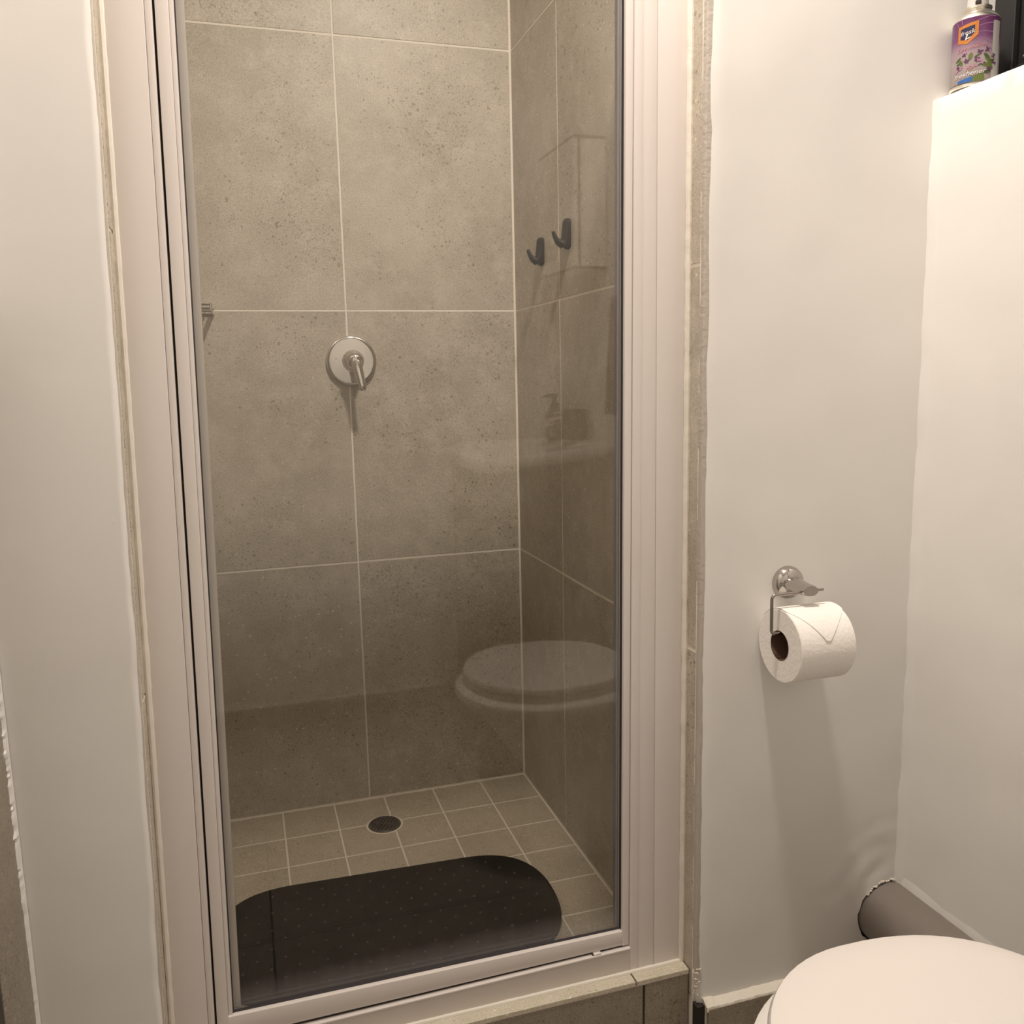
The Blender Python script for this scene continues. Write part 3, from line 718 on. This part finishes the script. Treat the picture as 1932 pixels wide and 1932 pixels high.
bm = bmesh.new(); box(bm, (-0.0022, -0.0318, 0.0012), (0.0022, 0.0318, 0.0030))
for w in bm.verts: w.co = Vector((w.co.x * ca - w.co.y * sa, w.co.x * sa + w.co.y * ca, w.co.z))
link('cross_bar', bm, M['drain'], d)

# bath mat
mc = Vector((-0.452, -0.5300, 0.0)); rot = math.radians(-2.6)
mt = thing('bath_mat', 'black oval rubber mat with small studs, lying on the shower floor', 'bath mat', mc)
A, B, RR = 0.337, 0.1785, 0.165
def mat_outline(ins=0.0, n=96):
    out = []
    for i in range(n):
        a = 2 * PI * i / n; c, s_ = math.cos(a), math.sin(a); e = 2 / 3.0
        px = math.copysign(abs(c) ** e, c) * (B - ins); py = math.copysign(abs(s_) ** (2 / 2.35), s_) * (B - ins)
        px += math.copysign(A - B, c) if abs(c) > 1e-6 else 0
        out.append((px * math.cos(rot) - py * math.sin(rot), px * math.sin(rot) + py * math.cos(rot)))
    return out
bm = bmesh.new(); prism(bm, mat_outline(), 0.0005, 0.0072, 0.0022, 3); link('mat_sheet', bm, M['rubber'], mt, True)
bm = bmesh.new()
px_, py_ = 0.0500, 0.0290
for j in range(-7, 8):
    for i in range(-9, 10):
        x = (i + (0.5 if j % 2 else 0.0)) * px_; y = j * py_
        ex = max(0, abs(x) - (A - B)) / (B - 0.020); ey = abs(y) / (B - 0.014)
        if ex ** 2.6 + ey ** 2.6 > 1: continue
        X, Y = x * math.cos(rot) - y * math.sin(rot), x * math.sin(rot) + y * math.cos(rot)
        n = 8; r0 = [bm.verts.new((X + 0.0034 * math.cos(2 * PI * q / n), Y + 0.0034 * math.sin(2 * PI * q / n), 0.0070)) for q in range(n)]
        r1 = [bm.verts.new((X + 0.0024 * math.cos(2 * PI * q / n), Y + 0.0024 * math.sin(2 * PI * q / n), 0.0088)) for q in range(n)]
        tp = bm.verts.new((X, Y, 0.0095))
        for q in range(n):
            bm.faces.new((r0[q], r0[(q + 1) % n], r1[(q + 1) % n], r1[q])); bm.faces.new((r1[q], r1[(q + 1) % n], tp))
tag(link('studs', bm, M['nub'], mt, True), kind='stuff')

# ------------------------------------------------------------------ toilet roll and holder
hx, hz = 0.1555, 0.7205
hd = thing('toilet_roll_holder', 'chrome toilet roll holder with a bent wire arm on the white wall', 'roll holder', (hx, YF, hz))
bm = bmesh.new(); lathe(bm, [(0.0268, 0.0015), (0.0268, -0.0050), (0.0250, -0.0105), (0.0200, -0.0165), (0.0120, -0.0190), (0.0, -0.0195)], 48, 'Y'); link('wall_plate', bm, M['dull_chrome'], hd, True)
bm = bmesh.new()
tube(bm, [(0, -0.012, 0), (0, -0.030, 0.0), (-0.002, -0.050, 0.0), (-0.004, -0.066, 0.001), (-0.0045, -0.070, 0.001)], 0.01, 24, flat=([.0175, .0155, .0140, .0132, .0122], [.0125, .0115, .0098, .0090, .0080])); link('neck', bm, M['dull_chrome'], hd, True)
bm = bmesh.new()
O = Vector((hx, YF, hz)); yr = YF - 0.060
zt, zl, xl = 0.7185, 0.6570, 0.0885
pts = [Vector((0.1800, yr, zt + 0.001)), Vector((0.155, yr, zt)), Vector((xl + 0.007, yr, zt))] + [Vector(p) for p in arc((xl + 0.007, yr, zt - 0.007), 0.007, 90, 180, 6, 'XZ')[1:]]
pts += [Vector((xl + 0.0005, yr, zl + 0.008))] + [Vector(p) for p in arc((xl + 0.0075, yr, zl + 0.007), 0.007, 180, 270, 6, 'XZ')[1:]] + [Vector((0.205, yr, zl))]
tube(bm, [p - O for p in pts], 0.0026, 12); link('wire_arm', bm, M['wire'], hd, True)

rc = Vector((0.1525, YF - 0.060, 0.6372)); RL, RO, RI = 0.0965, 0.0580, 0.0225
tr = thing('toilet_roll', 'white toilet roll with its loose sheet folded to a point', 'toilet roll', rc)
bm = bmesh.new()
lathe(bm, [(RI + 0.001, -RL / 2), (RO - 0.0015, -RL / 2), (RO, -RL / 2 + 0.0015), (RO, RL / 2 - 0.0015), (RO - 0.0015, RL / 2), (RI + 0.001, RL / 2)], 72, 'X', closed=True); link('tissue', bm, M['paper'], tr, True)
bm = bmesh.new(); lathe(bm, [(RI, -RL / 2 - 0.0003), (RI + 0.0010, -RL / 2 - 0.0003), (RI + 0.0010, RL / 2), (RI, RL / 2)], 48, 'X', closed=True); link('core', bm, M['card'], tr, True)
# folded flap: lies over the top of the roll, narrowing to a point in front
bm = bmesh.new(); n = 26; rowsf = []
for k in range(n + 1):
    th = math.radians(-50 + (71.5 + 50) * k / n); t_ = math.degrees(th)
    tip = 0.1508 - rc.x
    if t_ <= 14: xl_, xr_ = -RL / 2 + 0.0004, RL / 2 - 0.0004
    else:
        q = min(1.0, (t_ - 14) / 57.0); xl_ = (-RL / 2 + 0.0004) * (1 - q) + (tip - 0.0035) * q
        q2 = min(1.0, max(0.0, (t_ - 22) / 49.5)); xr_ = (RL / 2 - 0.0004) * (1 - q2) + (tip + 0.0035) * q2
    lift = 0.0010 + 0.0010 * max(0, (t_ - 30) / 42)
    ring = []
    for rr in (RO + 0.0001, RO + lift):
        for x in (xl_, xl_ * .67 + xr_ * .33, xl_ * .33 + xr_ * .67, xr_):
            ring.append(bm.verts.new((x, -rr * math.sin(th), rr * math.cos(th))))
    rowsf.append(ring)
order = [0, 1, 2, 3, 7, 6, 5, 4]
for a, b in zip(rowsf, rowsf[1:]):
    for j in range(8): bm.faces.new((a[order[j]], a[order[(j + 1) % 8]], b[order[(j + 1) % 8]], b[order[j]]))
bm.faces.new([rowsf[0][i] for i in order]); bm.faces.new([rowsf[-1][i] for i in order][::-1])
bmesh.ops.recalc_face_normals(bm, faces=bm.faces); link('folded_sheet', bm, M['paper'], tr, True)

# ------------------------------------------------------------------ grey waste pipe running along the foot of the side wall
pp = thing('waste_pipe', 'grey plastic waste pipe entering a ragged hole in the white wall', 'pipe', (PC[0], YF + 0.02, PC[1]))
bm = bmesh.new(); lathe(bm, [(0.0, -0.46), (0.0480, -0.46), (0.0500, -0.455), (0.0575, -0.40), (0.0575, 0.012), (0.0, 0.012)], 56, 'Y'); link('pipe_run', bm, M['pipe'], pp, True)
bm = bmesh.new(); lathe(bm, [(0.0575, -0.345), (0.0605, -0.345), (0.0615, -0.350), (0.0615, -0.385), (0.0605, -0.390), (0.0575, -0.390)], 56, 'Y', closed=True); link('collar', bm, M['pipe'], pp, True)
# crumbs of plaster around the hole and the mortar fillet along the pipe
bm = bmesh.new()
for k in range(46):
    a = math.radians(18 + 170 * k / 45); r = PRAD * (1.0 + 0.03 * random.uniform(-1, 1))
    c = Vector((PC[0] + r * math.cos(a), YF - 0.001, PC[1] + r * math.sin(a))); s_ = random.uniform(0.0012, 0.0036)
    if math.cos(a) < -0.75 or random.random() < 0.25: continue
    bmesh.ops.create_icosphere(bm, subdivisions=1, radius=s_, matrix=Matrix.Translation(c) @ Matrix.Diagonal((random.uniform(.7, 1.7), .8, random.uniform(.7, 1.3), 1)))
tag(link('plaster_crumbs', bm, M['rough_plaster'], wfr, True), kind='stuff')
bm = bmesh.new(); prev = None
for k in range(60):
    y = YF - 0.001 - 0.40 * k / 59; e = 0.003 * noise.noise((y * 50, 4, 4)) + 0.0016 * noise.noise((y * 140, 4, 4))
    zt_ = PC[1] + 0.0545
    a = [bm.verts.new(p) for p in ((XROOM1 - 0.0030 + e * .5, y, zt_ - 0.010), (XROOM1 - 0.0024 + e * .5, y, zt_ - 0.001 + 0.5 * e), (XROOM1 - 0.0008 + e * .3, y, zt_ + 0.010 + e), (XROOM1 + 0.003, y, zt_ + 0.030))]
    if prev:
        for j in (0, 1, 2): bm.faces.new((prev[j], a[j], a[j + 1], prev[j + 1]))
    prev = a
link('mortar_fillet', bm, M['plaster'], wr, True)

# ------------------------------------------------------------------ toilet
ty = -1.495; ZR = 0.352
tl = thing('toilet', 'white toilet with its lid closed, in the lower right corner beside the wall', 'toilet', (0.0, ty, ZF))
def egg(xf, xb, w, wb, n=64, xm=-0.035):
    """plan outline: rounded nose at xf, widest (w) at xm, hinge end at xb of half-width wb"""
    out = []
    for i in range(n):
        a = 2 * PI * i / n; c, s_ = math.cos(a), math.sin(a)
        if c < 0: x = xm + (xm - xf) * c; y = w * s_
        else:
            x = xm + (xb - xm) * (abs(c) ** 0.80); f = (x - xm) / (xb - xm)
            y = math.copysign(w * (abs(s_) ** 0.92) , s_)
            y = math.copysign(max(abs(y), min(wb, w) * min(1.0, (1 - f) * 9 + 0.0)) if f > 0.5 else abs(y), s_)
        out.append((x, y))
    return out
def stack(bm, layers):
    rings = []
    for (xf, xb, w, wb, z) in layers:
        rings.append([bm.verts.new((x, y, z - ZF)) for x, y in egg(xf, xb, w, wb)])
    for a, b in zip(rings, rings[1:]):
        for i in range(len(a)): bm.faces.new((a[i], a[(i + 1) % len(a)], b[(i + 1) % len(a)], b[i]))
    bm.faces.new(rings[0][::-1]); bm.faces.new(rings[-1]); bmesh.ops.recalc_face_normals(bm, faces=bm.faces)
bm = bmesh.new(); stack(bm, [(-0.060, 0.22, 0.095, .08, ZF), (-0.070, 0.22, 0.100, .08, ZF + 0.02), (-0.055, 0.22, 0.090, .08, 0.04), (-0.080, 0.22, 0.105, .09, 0.14), (-0.150, 0.22, 0.145, .10, 0.24), (-0.205, 0.215, 0.176, .11, 0.31), (-0.214, 0.21, 0.181, .11, ZR - 0.042), (-0.228, 0.21, 0.192, .11, ZR - 0.032), (-0.234, 0.21, 0.197, .11, ZR - 0.019), (-0.231, 0.21, 0.194, .11, ZR - 0.007), (-0.221, 0.21, 0.185, .11, ZR - 0.001), (-0.206, 0.20, 0.172, .11, ZR)])
link('bowl', bm, M['porcelain'], tl, True)
bm = bmesh.new(); stack(bm, [(-0.205, 0.178, 0.171, .095, ZR + 0.001), (-0.209, 0.180, 0.174, .095, ZR + 0.004), (-0.209, 0.180, 0.174, .095, ZR + 0.011), (-0.205, 0.178, 0.171, .095, ZR + 0.014)]); link('seat_ring', bm, M['seat'], tl, True)
ZL = 0.388
bm = bmesh.new(); stack(bm, [(-0.208, 0.176, 0.173, .095, ZR + 0.0165), (-0.212, 0.178, 0.177, .097, ZR + 0.019), (-0.213, 0.178, 0.1775, .097, ZL - 0.010), (-0.209, 0.176, 0.1745, .096, ZL - 0.004), (-0.198, 0.170, 0.164, .090, ZL - 0.0008), (-0.17, 0.15, 0.14, .075, ZL + 0.0008), (-0.10, 0.08, 0.08, .05, ZL + 0.002)]); link('lid', bm, M['seat'], tl, True)
for s_ in (-1, 1):
    bm = bmesh.new(); lathe(bm, [(0.0, -0.018), (0.010, -0.018), (0.011, -0.016), (0.011, 0.016), (0.010, 0.018), (0.0, 0.018)], 20, 'Y', (0.186, s_ * 0.072, ZR + 0.014 - ZF)); link('hinge', bm, M['chrome'], tl, True)
bm = bmesh.new(); box(bm, (0.262, -0.160, ZR - 0.03 - ZF), (XROOM1 - 0.004, 0.135, ZR + 0.33 - ZF), 0.022, 4); link('cistern', bm, M['porcelain'], tl, True)
bm = bmesh.new(); box(bm, (0.256, -0.166, ZR + 0.331 - ZF), (XROOM1 - 0.004, 0.141, ZR + 0.362 - ZF), 0.010, 3); link('cistern_lid', bm, M['porcelain'], tl, True)
bm = bmesh.new(); lathe(bm, [(0.0, 0.371), (0.017, 0.369), (0.019, 0.361), (0.0, 0.361)], 24, 'Z', (0.330, 0, ZR - ZF)); link('flush_button', bm, M['chrome'], tl, True)

# ------------------------------------------------------------------ air freshener can on the window sill
RC = 0.0330; cc = Vector((0.4400, -0.9600, NZ0 + 0.0005)); HB = 0.0985; ZK = HB / 0.123
cn = thing('aerosol_can', 'purple air freshener spray can on the window sill', 'spray can', cc)
bm = bmesh.new(); lathe(bm, [(RC - 0.004, 0.0), (RC - 0.001, 0.001), (RC + 0.0006, 0.0025), (RC + 0.0006, 0.0045), (RC - 0.0008, 0.006)], 48); link('base_rim', bm, M['silver'], cn, True)
bm = bmesh.new(); lathe(bm, [(RC - 0.0006, 0.0060), (RC, 0.0066), (RC, HB - 0.001), (RC - 0.0012, HB)], 64); link('body', bm, M['can'], cn, True)
bm = bmesh.new(); lathe(bm, [(RC - 0.0008, HB - 0.0004), (RC - 0.0012, HB + 0.0020), (RC - 0.006, HB + 0.0075), (RC - 0.0125, HB + 0.0125), (0.0182, HB + 0.0145), (0.0182, HB + 0.0162), (0.0200, HB + 0.0170), (0.0200, HB + 0.0195), (0.0175, HB + 0.0205), (0.0, HB + 0.0205)], 48); link('shoulder', bm, M['silver'], cn, True)
bm = bmesh.new(); lathe(bm, [(0.0145, HB + 0.0205), (0.0150, HB + 0.0215), (0.0138, HB + 0.040), (0.0105, HB + 0.043), (0.0, HB + 0.043)], 32); link('spray_cap', bm, M['ink_white'], cn, True)
bm = bmesh.new(); box(bm, (-0.0175, -0.0040, HB + 0.0212), (-0.0105, 0.0040, HB + 0.0270), 0.001); 
for w in bm.verts: w.co = Matrix.Rotation(math.radians(48), 3, 'Z') @ w.co
link('nozzle', bm, M['void'], cn)
FACE = math.atan2(-2.10586 - cc.y, -0.671 - cc.x)          # direction of the printed front
def wrap(u, z, lift=0.0003, a0=0.0):                        # u = metres round the can from the printed front, right positive
    a = FACE + a0 + u / RC
    return Vector(((RC + lift) * math.cos(a), (RC + lift) * math.sin(a), 0.006 + (z - 0.006) * ZK))
def decal(name, polys, m, lift):
    """printed patches: thin shells hugging the can"""
    bm = bmesh.new()
    for poly in polys:
        # subdivide long edges so that the patch follows the curve
        P = []
        for i in range(len(poly)):
            (u0, z0), (u1, z1) = poly[i], poly[(i + 1) % len(poly)]
            k = max(1, int(math.hypot(u1 - u0, z1 - z0) / 0.004))
            P += [(u0 + (u1 - u0) * q / k, z0 + (z1 - z0) * q / k) for q in range(k)]
        bt = bmesh.new(); f = bt.faces.new([bt.verts.new((u, z, 0)) for u, z in P])
        bmesh.ops.triangulate(bt, faces=[f])
        for _ in range(2):
            es = [e for e in bt.edges if abs(e.verts[0].co.x - e.verts[1].co.x) > 0.004]
            if es: bmesh.ops.subdivide_edges(bt, edges=es, cuts=1); bmesh.ops.triangulate(bt, faces=bt.faces[:])
        mp = {vv: bm.verts.new(wrap(vv.co.x, vv.co.y, lift)) for vv in bt.verts}
        for f in bt.faces: bm.faces.new([mp[vv] for vv in f.verts])
        bt.free()
    bmesh.ops.recalc_face_normals(bm, faces=bm.faces)
    for f in bm.faces:
        c = f.calc_center_median()
        if f.normal.x * c.x + f.normal.y * c.y < 0: f.normal_flip()
    return link(name, bm, m, cn)
def blob(u, z, a, b, rot_, n=12):
    return [(u + a * math.cos(2 * PI * i / n) * math.cos(rot_) - b * math.sin(2 * PI * i / n) * math.sin(rot_), z + a * math.cos(2 * PI * i / n) * math.sin(rot_) + b * math.sin(2 * PI * i / n) * math.cos(rot_)) for i in range(n)]
# swooshes radiating from the badge
sw = []
for z0, z1, zm, w in ((0.1110, 0.1195, 0.119, .0008), (0.1010, 0.1080, 0.1080, .0009), (0.0920, 0.0905, 0.0945, .0009), (0.0820, 0.0700, 0.0815, .0010), (0.0740, 0.0590, 0.0705, .0010)):
    L0 = [((-0.002 + 0.030 * q / 12), (1 - q / 12) ** 2 * z0 + 2 * (q / 12) * (1 - q / 12) * zm + (q / 12) ** 2 * z1) for q in range(13)]
    sw.append([(u, z + w * (.4 + .6 * i / 12)) for i, (u, z) in enumerate(L0)] + [(u, z - w * (.4 + .6 * i / 12)) for i, (u, z) in reversed(list(enumerate(L0)))])
for u0, z0, u1, z1 in ((-0.026, 0.108, -0.031, 0.1185), (-0.021, 0.112, -0.0215, 0.1205)):
    sw.append([(u0, z0), (u0 + .001, z0), (u1 + .0012, z1), (u1, z1)])
decal('swooshes', sw, M['swoosh'], 0.0002)
decal('badge', [[(-0.0262, 0.1080), (0.0030, 0.1130), (0.0030, 0.0880), (-0.0115, 0.0745), (-0.0262, 0.0790)]], M['orange'], 0.0004)
decal('badge_field', [[(-0.0218, 0.1030), (-0.0020, 0.1065), (-0.0020, 0.0930), (-0.0115, 0.0815), (-0.0218, 0.0850)]], M['navy'], 0.0006)
def lettering(name, text, u, z, size, m, slant=0.0, lift=0.0008, tilt=0.0, squash=1.0):
    cu = bpy.data.curves.new(name, 'FONT'); cu.body = text; cu.size = size; cu.align_x = 'CENTER'; cu.shear = slant; cu.resolution_u = 3
    tmp = bpy.data.objects.new('lettering_source', cu); COL.objects.link(tmp)
    dg = bpy.context.evaluated_depsgraph_get(); me = bpy.data.meshes.new_from_object(tmp.evaluated_get(dg))
    COL.objects.unlink(tmp); bpy.data.objects.remove(tmp); 
    bt = bmesh.new(); bt.from_mesh(me); bpy.data.meshes.remove(me)
    for vv in bt.verts:
        x, y = vv.co.x * squash, vv.co.y
        vv.co = wrap(u + x, z + y + tilt * x, lift)
    for f in bt.faces:
        c = f.calc_center_median(); f.normal_update()
        if f.normal.x * c.x + f.normal.y * c.y < 0: f.normal_flip()
    return link(name, bt, m, cn)
lettering('lettering', 'fresk', -0.0117, 0.0915, 0.0112, M['ink_white'], 0.15, 0.0009, 0.10, 0.92)
decal('badge_tail', [[(-0.0128, 0.0925), (-0.0102, 0.0930), (-0.0125, 0.0848), (-0.0072, 0.0868), (-0.0076, 0.0848), (-0.0148, 0.0818)]], M['ink_white'], 0.0009)
lettering('lettering', 'Lavender', -0.0065, 0.0650, 0.0105, M['pink'], 0.35, 0.0009, 0.12)
lettering('lettering', 'air', -0.0060, 0.0275, 0.0115, M['pink'], 0.30, 0.0009, 0.10)
lettering('lettering', 'freshener', -0.0070, 0.0180, 0.0115, M['ink_white'], 0.30, 0.0009, 0.10)
random.seed(21)
lv, ld_, pt, pl = [], [], [], []
for u, z, a, b, r in ((-0.006, 0.052, .0065, .0030, 1.4), (-0.020, 0.044, .0060, .0030, 2.0), (0.018, 0.046, .0085, .0035, 2.1), (0.022, 0.037, .0080, .0036, .6), (0.015, 0.034, .0065, .0030, 2.8), (0.024, 0.031, .0060, .0028, 1.9)): lv.append(blob(u, z, a, b, r))
for u, z, a, b, r in ((0.016, 0.050, .0060, .0024, 2.3), (0.025, 0.042, .0050, .0022, .4), (-0.024, 0.050, .0055, .0018, .7), (-0.022, 0.043, .0050, .0016, .3), (0.004, 0.052, .0060, .0012, .6), (0.010, 0.036, .0060, .0016, .4), (0.018, 0.0225, .0055, .0040, .3)): ld_.append(blob(u, z, a, b, r))
for u, z, n in ((-0.011, 0.045, 5), (0.0035, 0.0445, 6), (-0.023, 0.035, 5), (0.016, 0.061, 4), (0.021, 0.026, 5), (0.007, 0.0585, 4), (-0.015, 0.0575, 4), (0.0275, 0.050, 4), (0.029, 0.038, 4)):
    for q in range(n):
        a = 2 * PI * q / n + random.random(); pt.append(blob(u + .0022 * math.cos(a), z + .0026 * math.sin(a), .0024, .0013, a, 8))
for u, z in ((0.0055, 0.0435), (-0.019, 0.034), (-0.014, 0.060), (0.010, 0.0385), (-0.026, 0.0300), (0.002, 0.035), (-0.008, 0.034)):
    for q in range(4):
        a = 2 * PI * q / 4 + random.random(); pl.append(blob(u + .0018 * math.cos(a), z + .0018 * math.sin(a), .0018, .0010, a, 8))
decal('leaves_print', lv, M['leaf'], 0.0004); decal('stems_print', ld_, M['leaf_dark'], 0.0005)
decal('flowers_print', pt, M['petal'], 0.0006); decal('petals_print', pl, M['petal_light'], 0.0007)
decal('volume_patch', [[(-0.0230, 0.0115), (-0.0020, 0.0160), (-0.0020, 0.0070), (-0.0230, 0.0066)]], M['blue'], 0.0005)
decal('leaf_band', [[(-0.0015, 0.0160), (0.0130, 0.0210), (0.0150, 0.0068), (-0.0015, 0.0068)]], M['leaf'], 0.0004)
decal('back_panel', [[(0.0245, 0.1110), (0.0255, 0.1125), (0.0390, 0.1125), (0.0390, 0.0066), (0.0245, 0.0066)]], M['label_white'], 0.0003)

# ------------------------------------------------------------------ things seen only as reflections in the shower glass
bz = 0.850
bs = thing('washbasin', 'white washbasin on a dark base cabinet, seen mirrored in the shower glass', 'basin', (0.20, -2.24, 0.62))
bo = Vector((0.20, -2.24, 0.62))
bm = bmesh.new()
def inset(poly, d, r=0.02, n=5):
    # shrink a convex outline by d and round its corners
    k = len(poly); L0 = []
    for i in range(k):
        p, q = Vector(poly[i]), Vector(poly[(i + 1) % k]); t_ = (q - p).normalized(); nrm = Vector((-t_.y, t_.x)); L0.append((p + nrm * d, t_))
    cor = []
    for i in range(k):
        (p, t_), (q, u) = L0[i - 1], L0[i]; den = t_.x * u.y - t_.y * u.x; w = q - p
        cor.append(p + t_ * ((w.x * u.y - w.y * u.x) / den))
    out = []
    for i in range(k):
        c = cor[i]; a_, b_ = c + (cor[i - 1] - c).normalized() * r, c + (cor[(i + 1) % k] - c).normalized() * r
        out += [((1 - f) ** 2 * a_ + 2 * f * (1 - f) * c + f * f * b_) for f in [j / n for j in range(n + 1)]]
    return out
plan = [(-0.108, -2.110), (0.04, -2.466), (XROOM1 - 0.003, -2.466), (XROOM1 - 0.003, -2.045), (-0.098, -1.715)]
outer = [(inset(plan, 0.03), bz - 0.045), (inset(plan, 0.006), bz - 0.036), (inset(plan, 0.0), bz - 0.028), (inset(plan, 0.0), bz - 0.004), (inset(plan, 0.003), bz), (inset(plan, 0.045, .04), bz - 0.002), (inset(plan, 0.055, .04), bz - 0.012), (inset(plan, 0.10, .04), bz - 0.035)]
rg = [[bm.verts.new(Vector((p.x, p.y, z)) - bo) for p in o] for o, z in outer]
for a, b in zip(rg, rg[1:]):
    for i in range(len(a)): bm.faces.new((a[i], a[(i + 1) % len(a)], b[(i + 1) % len(a)], b[i]))
bm.faces.new(rg[0][::-1]); bm.faces.new(rg[-1]); bmesh.ops.recalc_face_normals(bm, faces=bm.faces)
link('basin_bowl', bm, M['porcelain'], bs, True)
bm = bmesh.new(); pr = [(p.x - bo.x, p.y - bo.y) for p in inset(plan, 0.022, 0.008)]; prism(bm, pr, ZF - bo.z, bz - 0.0455 - bo.z); link('cabinet_base', bm, M['door_dark'], bs, True)
bm = bmesh.new()
tube(bm, [Vector(p) - bo for p in ((0.374, -2.335, bz - .004), (0.374, -2.335, bz + 0.050), (0.362, -2.335, bz + 0.062), (0.330, -2.335, bz + 0.062), (0.270, -2.335, bz + 0.046))], [.020, .019, .016, .013, .011], 16); link('tap', bm, M['chrome'], bs, True)
bm = bmesh.new(); tube(bm, [Vector(p) - bo for p in ((0.374, -2.335, bz + .055), (0.370, -2.335, bz + .072), (0.325, -2.335, bz + .085))], [.012, .010, .007], 12); link('tap_lever', bm, M['chrome'], bs, True)

sx, sy_ = 0.352, -2.415
sdp = thing('soap_dispenser', 'dark soap dispenser with a pump on the washbasin, seen mirrored in the shower glass', 'soap dispenser', (sx, sy_, bz))
bm = bmesh.new(); lathe(bm, [(0.0, 0.0005), (0.031, 0.0005), (0.033, 0.003), (0.033, 0.060), (0.030, 0.078), (0.020, 0.092), (0.014, 0.096), (0.0, 0.097)], 32); link('bottle', bm, M['soap_dark'], sdp, True)
bm = bmesh.new(); lathe(bm, [(0.0, 0.095), (0.015, 0.095), (0.016, 0.098), (0.016, 0.112), (0.013, 0.115), (0.006, 0.116), (0.006, 0.135), (0.0, 0.135)], 24); link('collar', bm, M['black_plastic'], sdp, True)
bm = bmesh.new(); tube(bm, [(0.010, 0.0, 0.138), (-0.006, 0, 0.139), (-0.030, 0, 0.139), (-0.045, 0, 0.134)], [.008, .008, .005, .0035], 12); link('pump_spout', bm, M['black_plastic'], sdp, True)
cup = thing('tumbler', 'dark bathroom tumbler beside the soap pump, seen mirrored in the shower glass', 'tumbler', (0.362, -2.255, bz))
bm = bmesh.new(); lathe(bm, [(0.0, 0.0005), (0.036, 0.0005), (0.038, 0.003), (0.038, 0.095), (0.037, 0.097), (0.035, 0.095), (0.034, 0.006), (0.0, 0.006)], 36); link('tumbler_cup', bm, M['soap_dark'], cup, True)

cb = thing('wall_cabinet', 'white bathroom wall cabinet above the washbasin, seen mirrored in the shower glass', 'cabinet', (0.35, -2.24, 1.375))
co = Vector((0.35, -2.24, 1.375))
def cpart(name, lo, hi, m, bev=0.0015):
    return new_box(name, lo, hi, m, cb, bev)
cpart('carcass', (0.3225, -2.390, 1.375), (XROOM1 - 0.003, -2.090, 1.735), M['cabinet'])
for z0, z1 in ((1.736, 1.743), (1.367, 1.374)):  # dark lines along the top and bottom edges
    cpart('edge_line', (0.3005, -2.392, z0), (0.306, -2.088, z1), M['edge_line'], 0)
    cpart('edge_line', (0.3062, -2.094, z0), (XROOM1 - 0.003, -2.088, z1), M['edge_line'], 0)
cpart('edge_line', (0.3156, -2.389, 1.376), (0.3224, -2.0895, 1.734), M['edge_line'], 0)  # dark strip filling the gap between doors and carcass
dd = cpart('door', (0.300, -2.390, 1.375), (0.3155, -2.242, 1.735), M['cabinet'])
cpart('door', (0.300, -2.238, 1.375), (0.3155, -2.090, 1.735), M['cabinet'])
for y in (-2.252, -2.228):
    bm = bmesh.new(); lathe(bm, [(0.0, -0.016), (0.006, -0.016), (0.007, -0.012), (0.004, -0.006), (0.004, 0.0), (0.0, 0.0)], 16, 'X', Vector((0.300, y, 1.45)) - co); link('knob', bm, M['satin'], cb, True)

tw = thing('hand_towel', 'dark brown hand towel hanging on the side wall, seen mirrored in the shower glass', 'towel', (0.392, -1.975, 1.12))
bm = bmesh.new(); prev = None
for k in range(25):
    z = 1.17 - 0.33 * k / 24; row = []
    for i in range(17):
        f = i / 16; wd = 0.03 + 0.045 * (k / 24) ** 0.6
        row.append((0.0 - 0.010 - 0.012 * (k / 24) * abs(math.sin(f * PI * 3.2)), (f - .5) * 2 * wd, z - 1.02))
    front = [bm.verts.new(p) for p in row]; back = [bm.verts.new((p[0] + 0.009, p[1], p[2])) for p in row]
    ring = front + back[::-1]
    if prev:
        for j in range(len(ring)): bm.faces.new((prev[j], prev[(j + 1) % len(ring)], ring[(j + 1) % len(ring)], ring[j]))
    else: bm.faces.new(ring[::-1])
    prev = ring
bm.faces.new(prev); bmesh.ops.recalc_face_normals(bm, faces=bm.faces); link('towel_cloth', bm, M['towel'], tw, True)
bm = bmesh.new(); lathe(bm, [(0.0, -0.030), (0.008, -0.030), (0.010, -0.024), (0.005, -0.016), (0.005, 0.004), (0.012, 0.008), (0.012, 0.0125), (0.0, 0.0125)], 20, 'X', (0, 0, 0.155)); link('peg', bm, M['satin'], tw, True)

# ------------------------------------------------------------------ ceiling lamp (the room's only light)
cp = thing('ceiling_lamp', 'round ceiling lamp lighting the small bathroom', 'lamp', (LAMP[0], LAMP[1], ZC))
bm = bmesh.new(); lathe(bm, [(0.0, 0.0), (0.098, 0.0), (0.100, -0.004), (0.100, -0.052), (0.094, -0.058), (0.0, -0.058)], 48); link('lamp_base', bm, M['frame'], cp, True)
bm = bmesh.new(); lathe(bm, [(0.0, -0.058), (0.088, -0.058), (0.088, -0.066), (0.080, -0.070), (0.0, -0.071)], 48); link('diffuser', bm, M['lamp'], cp, True)
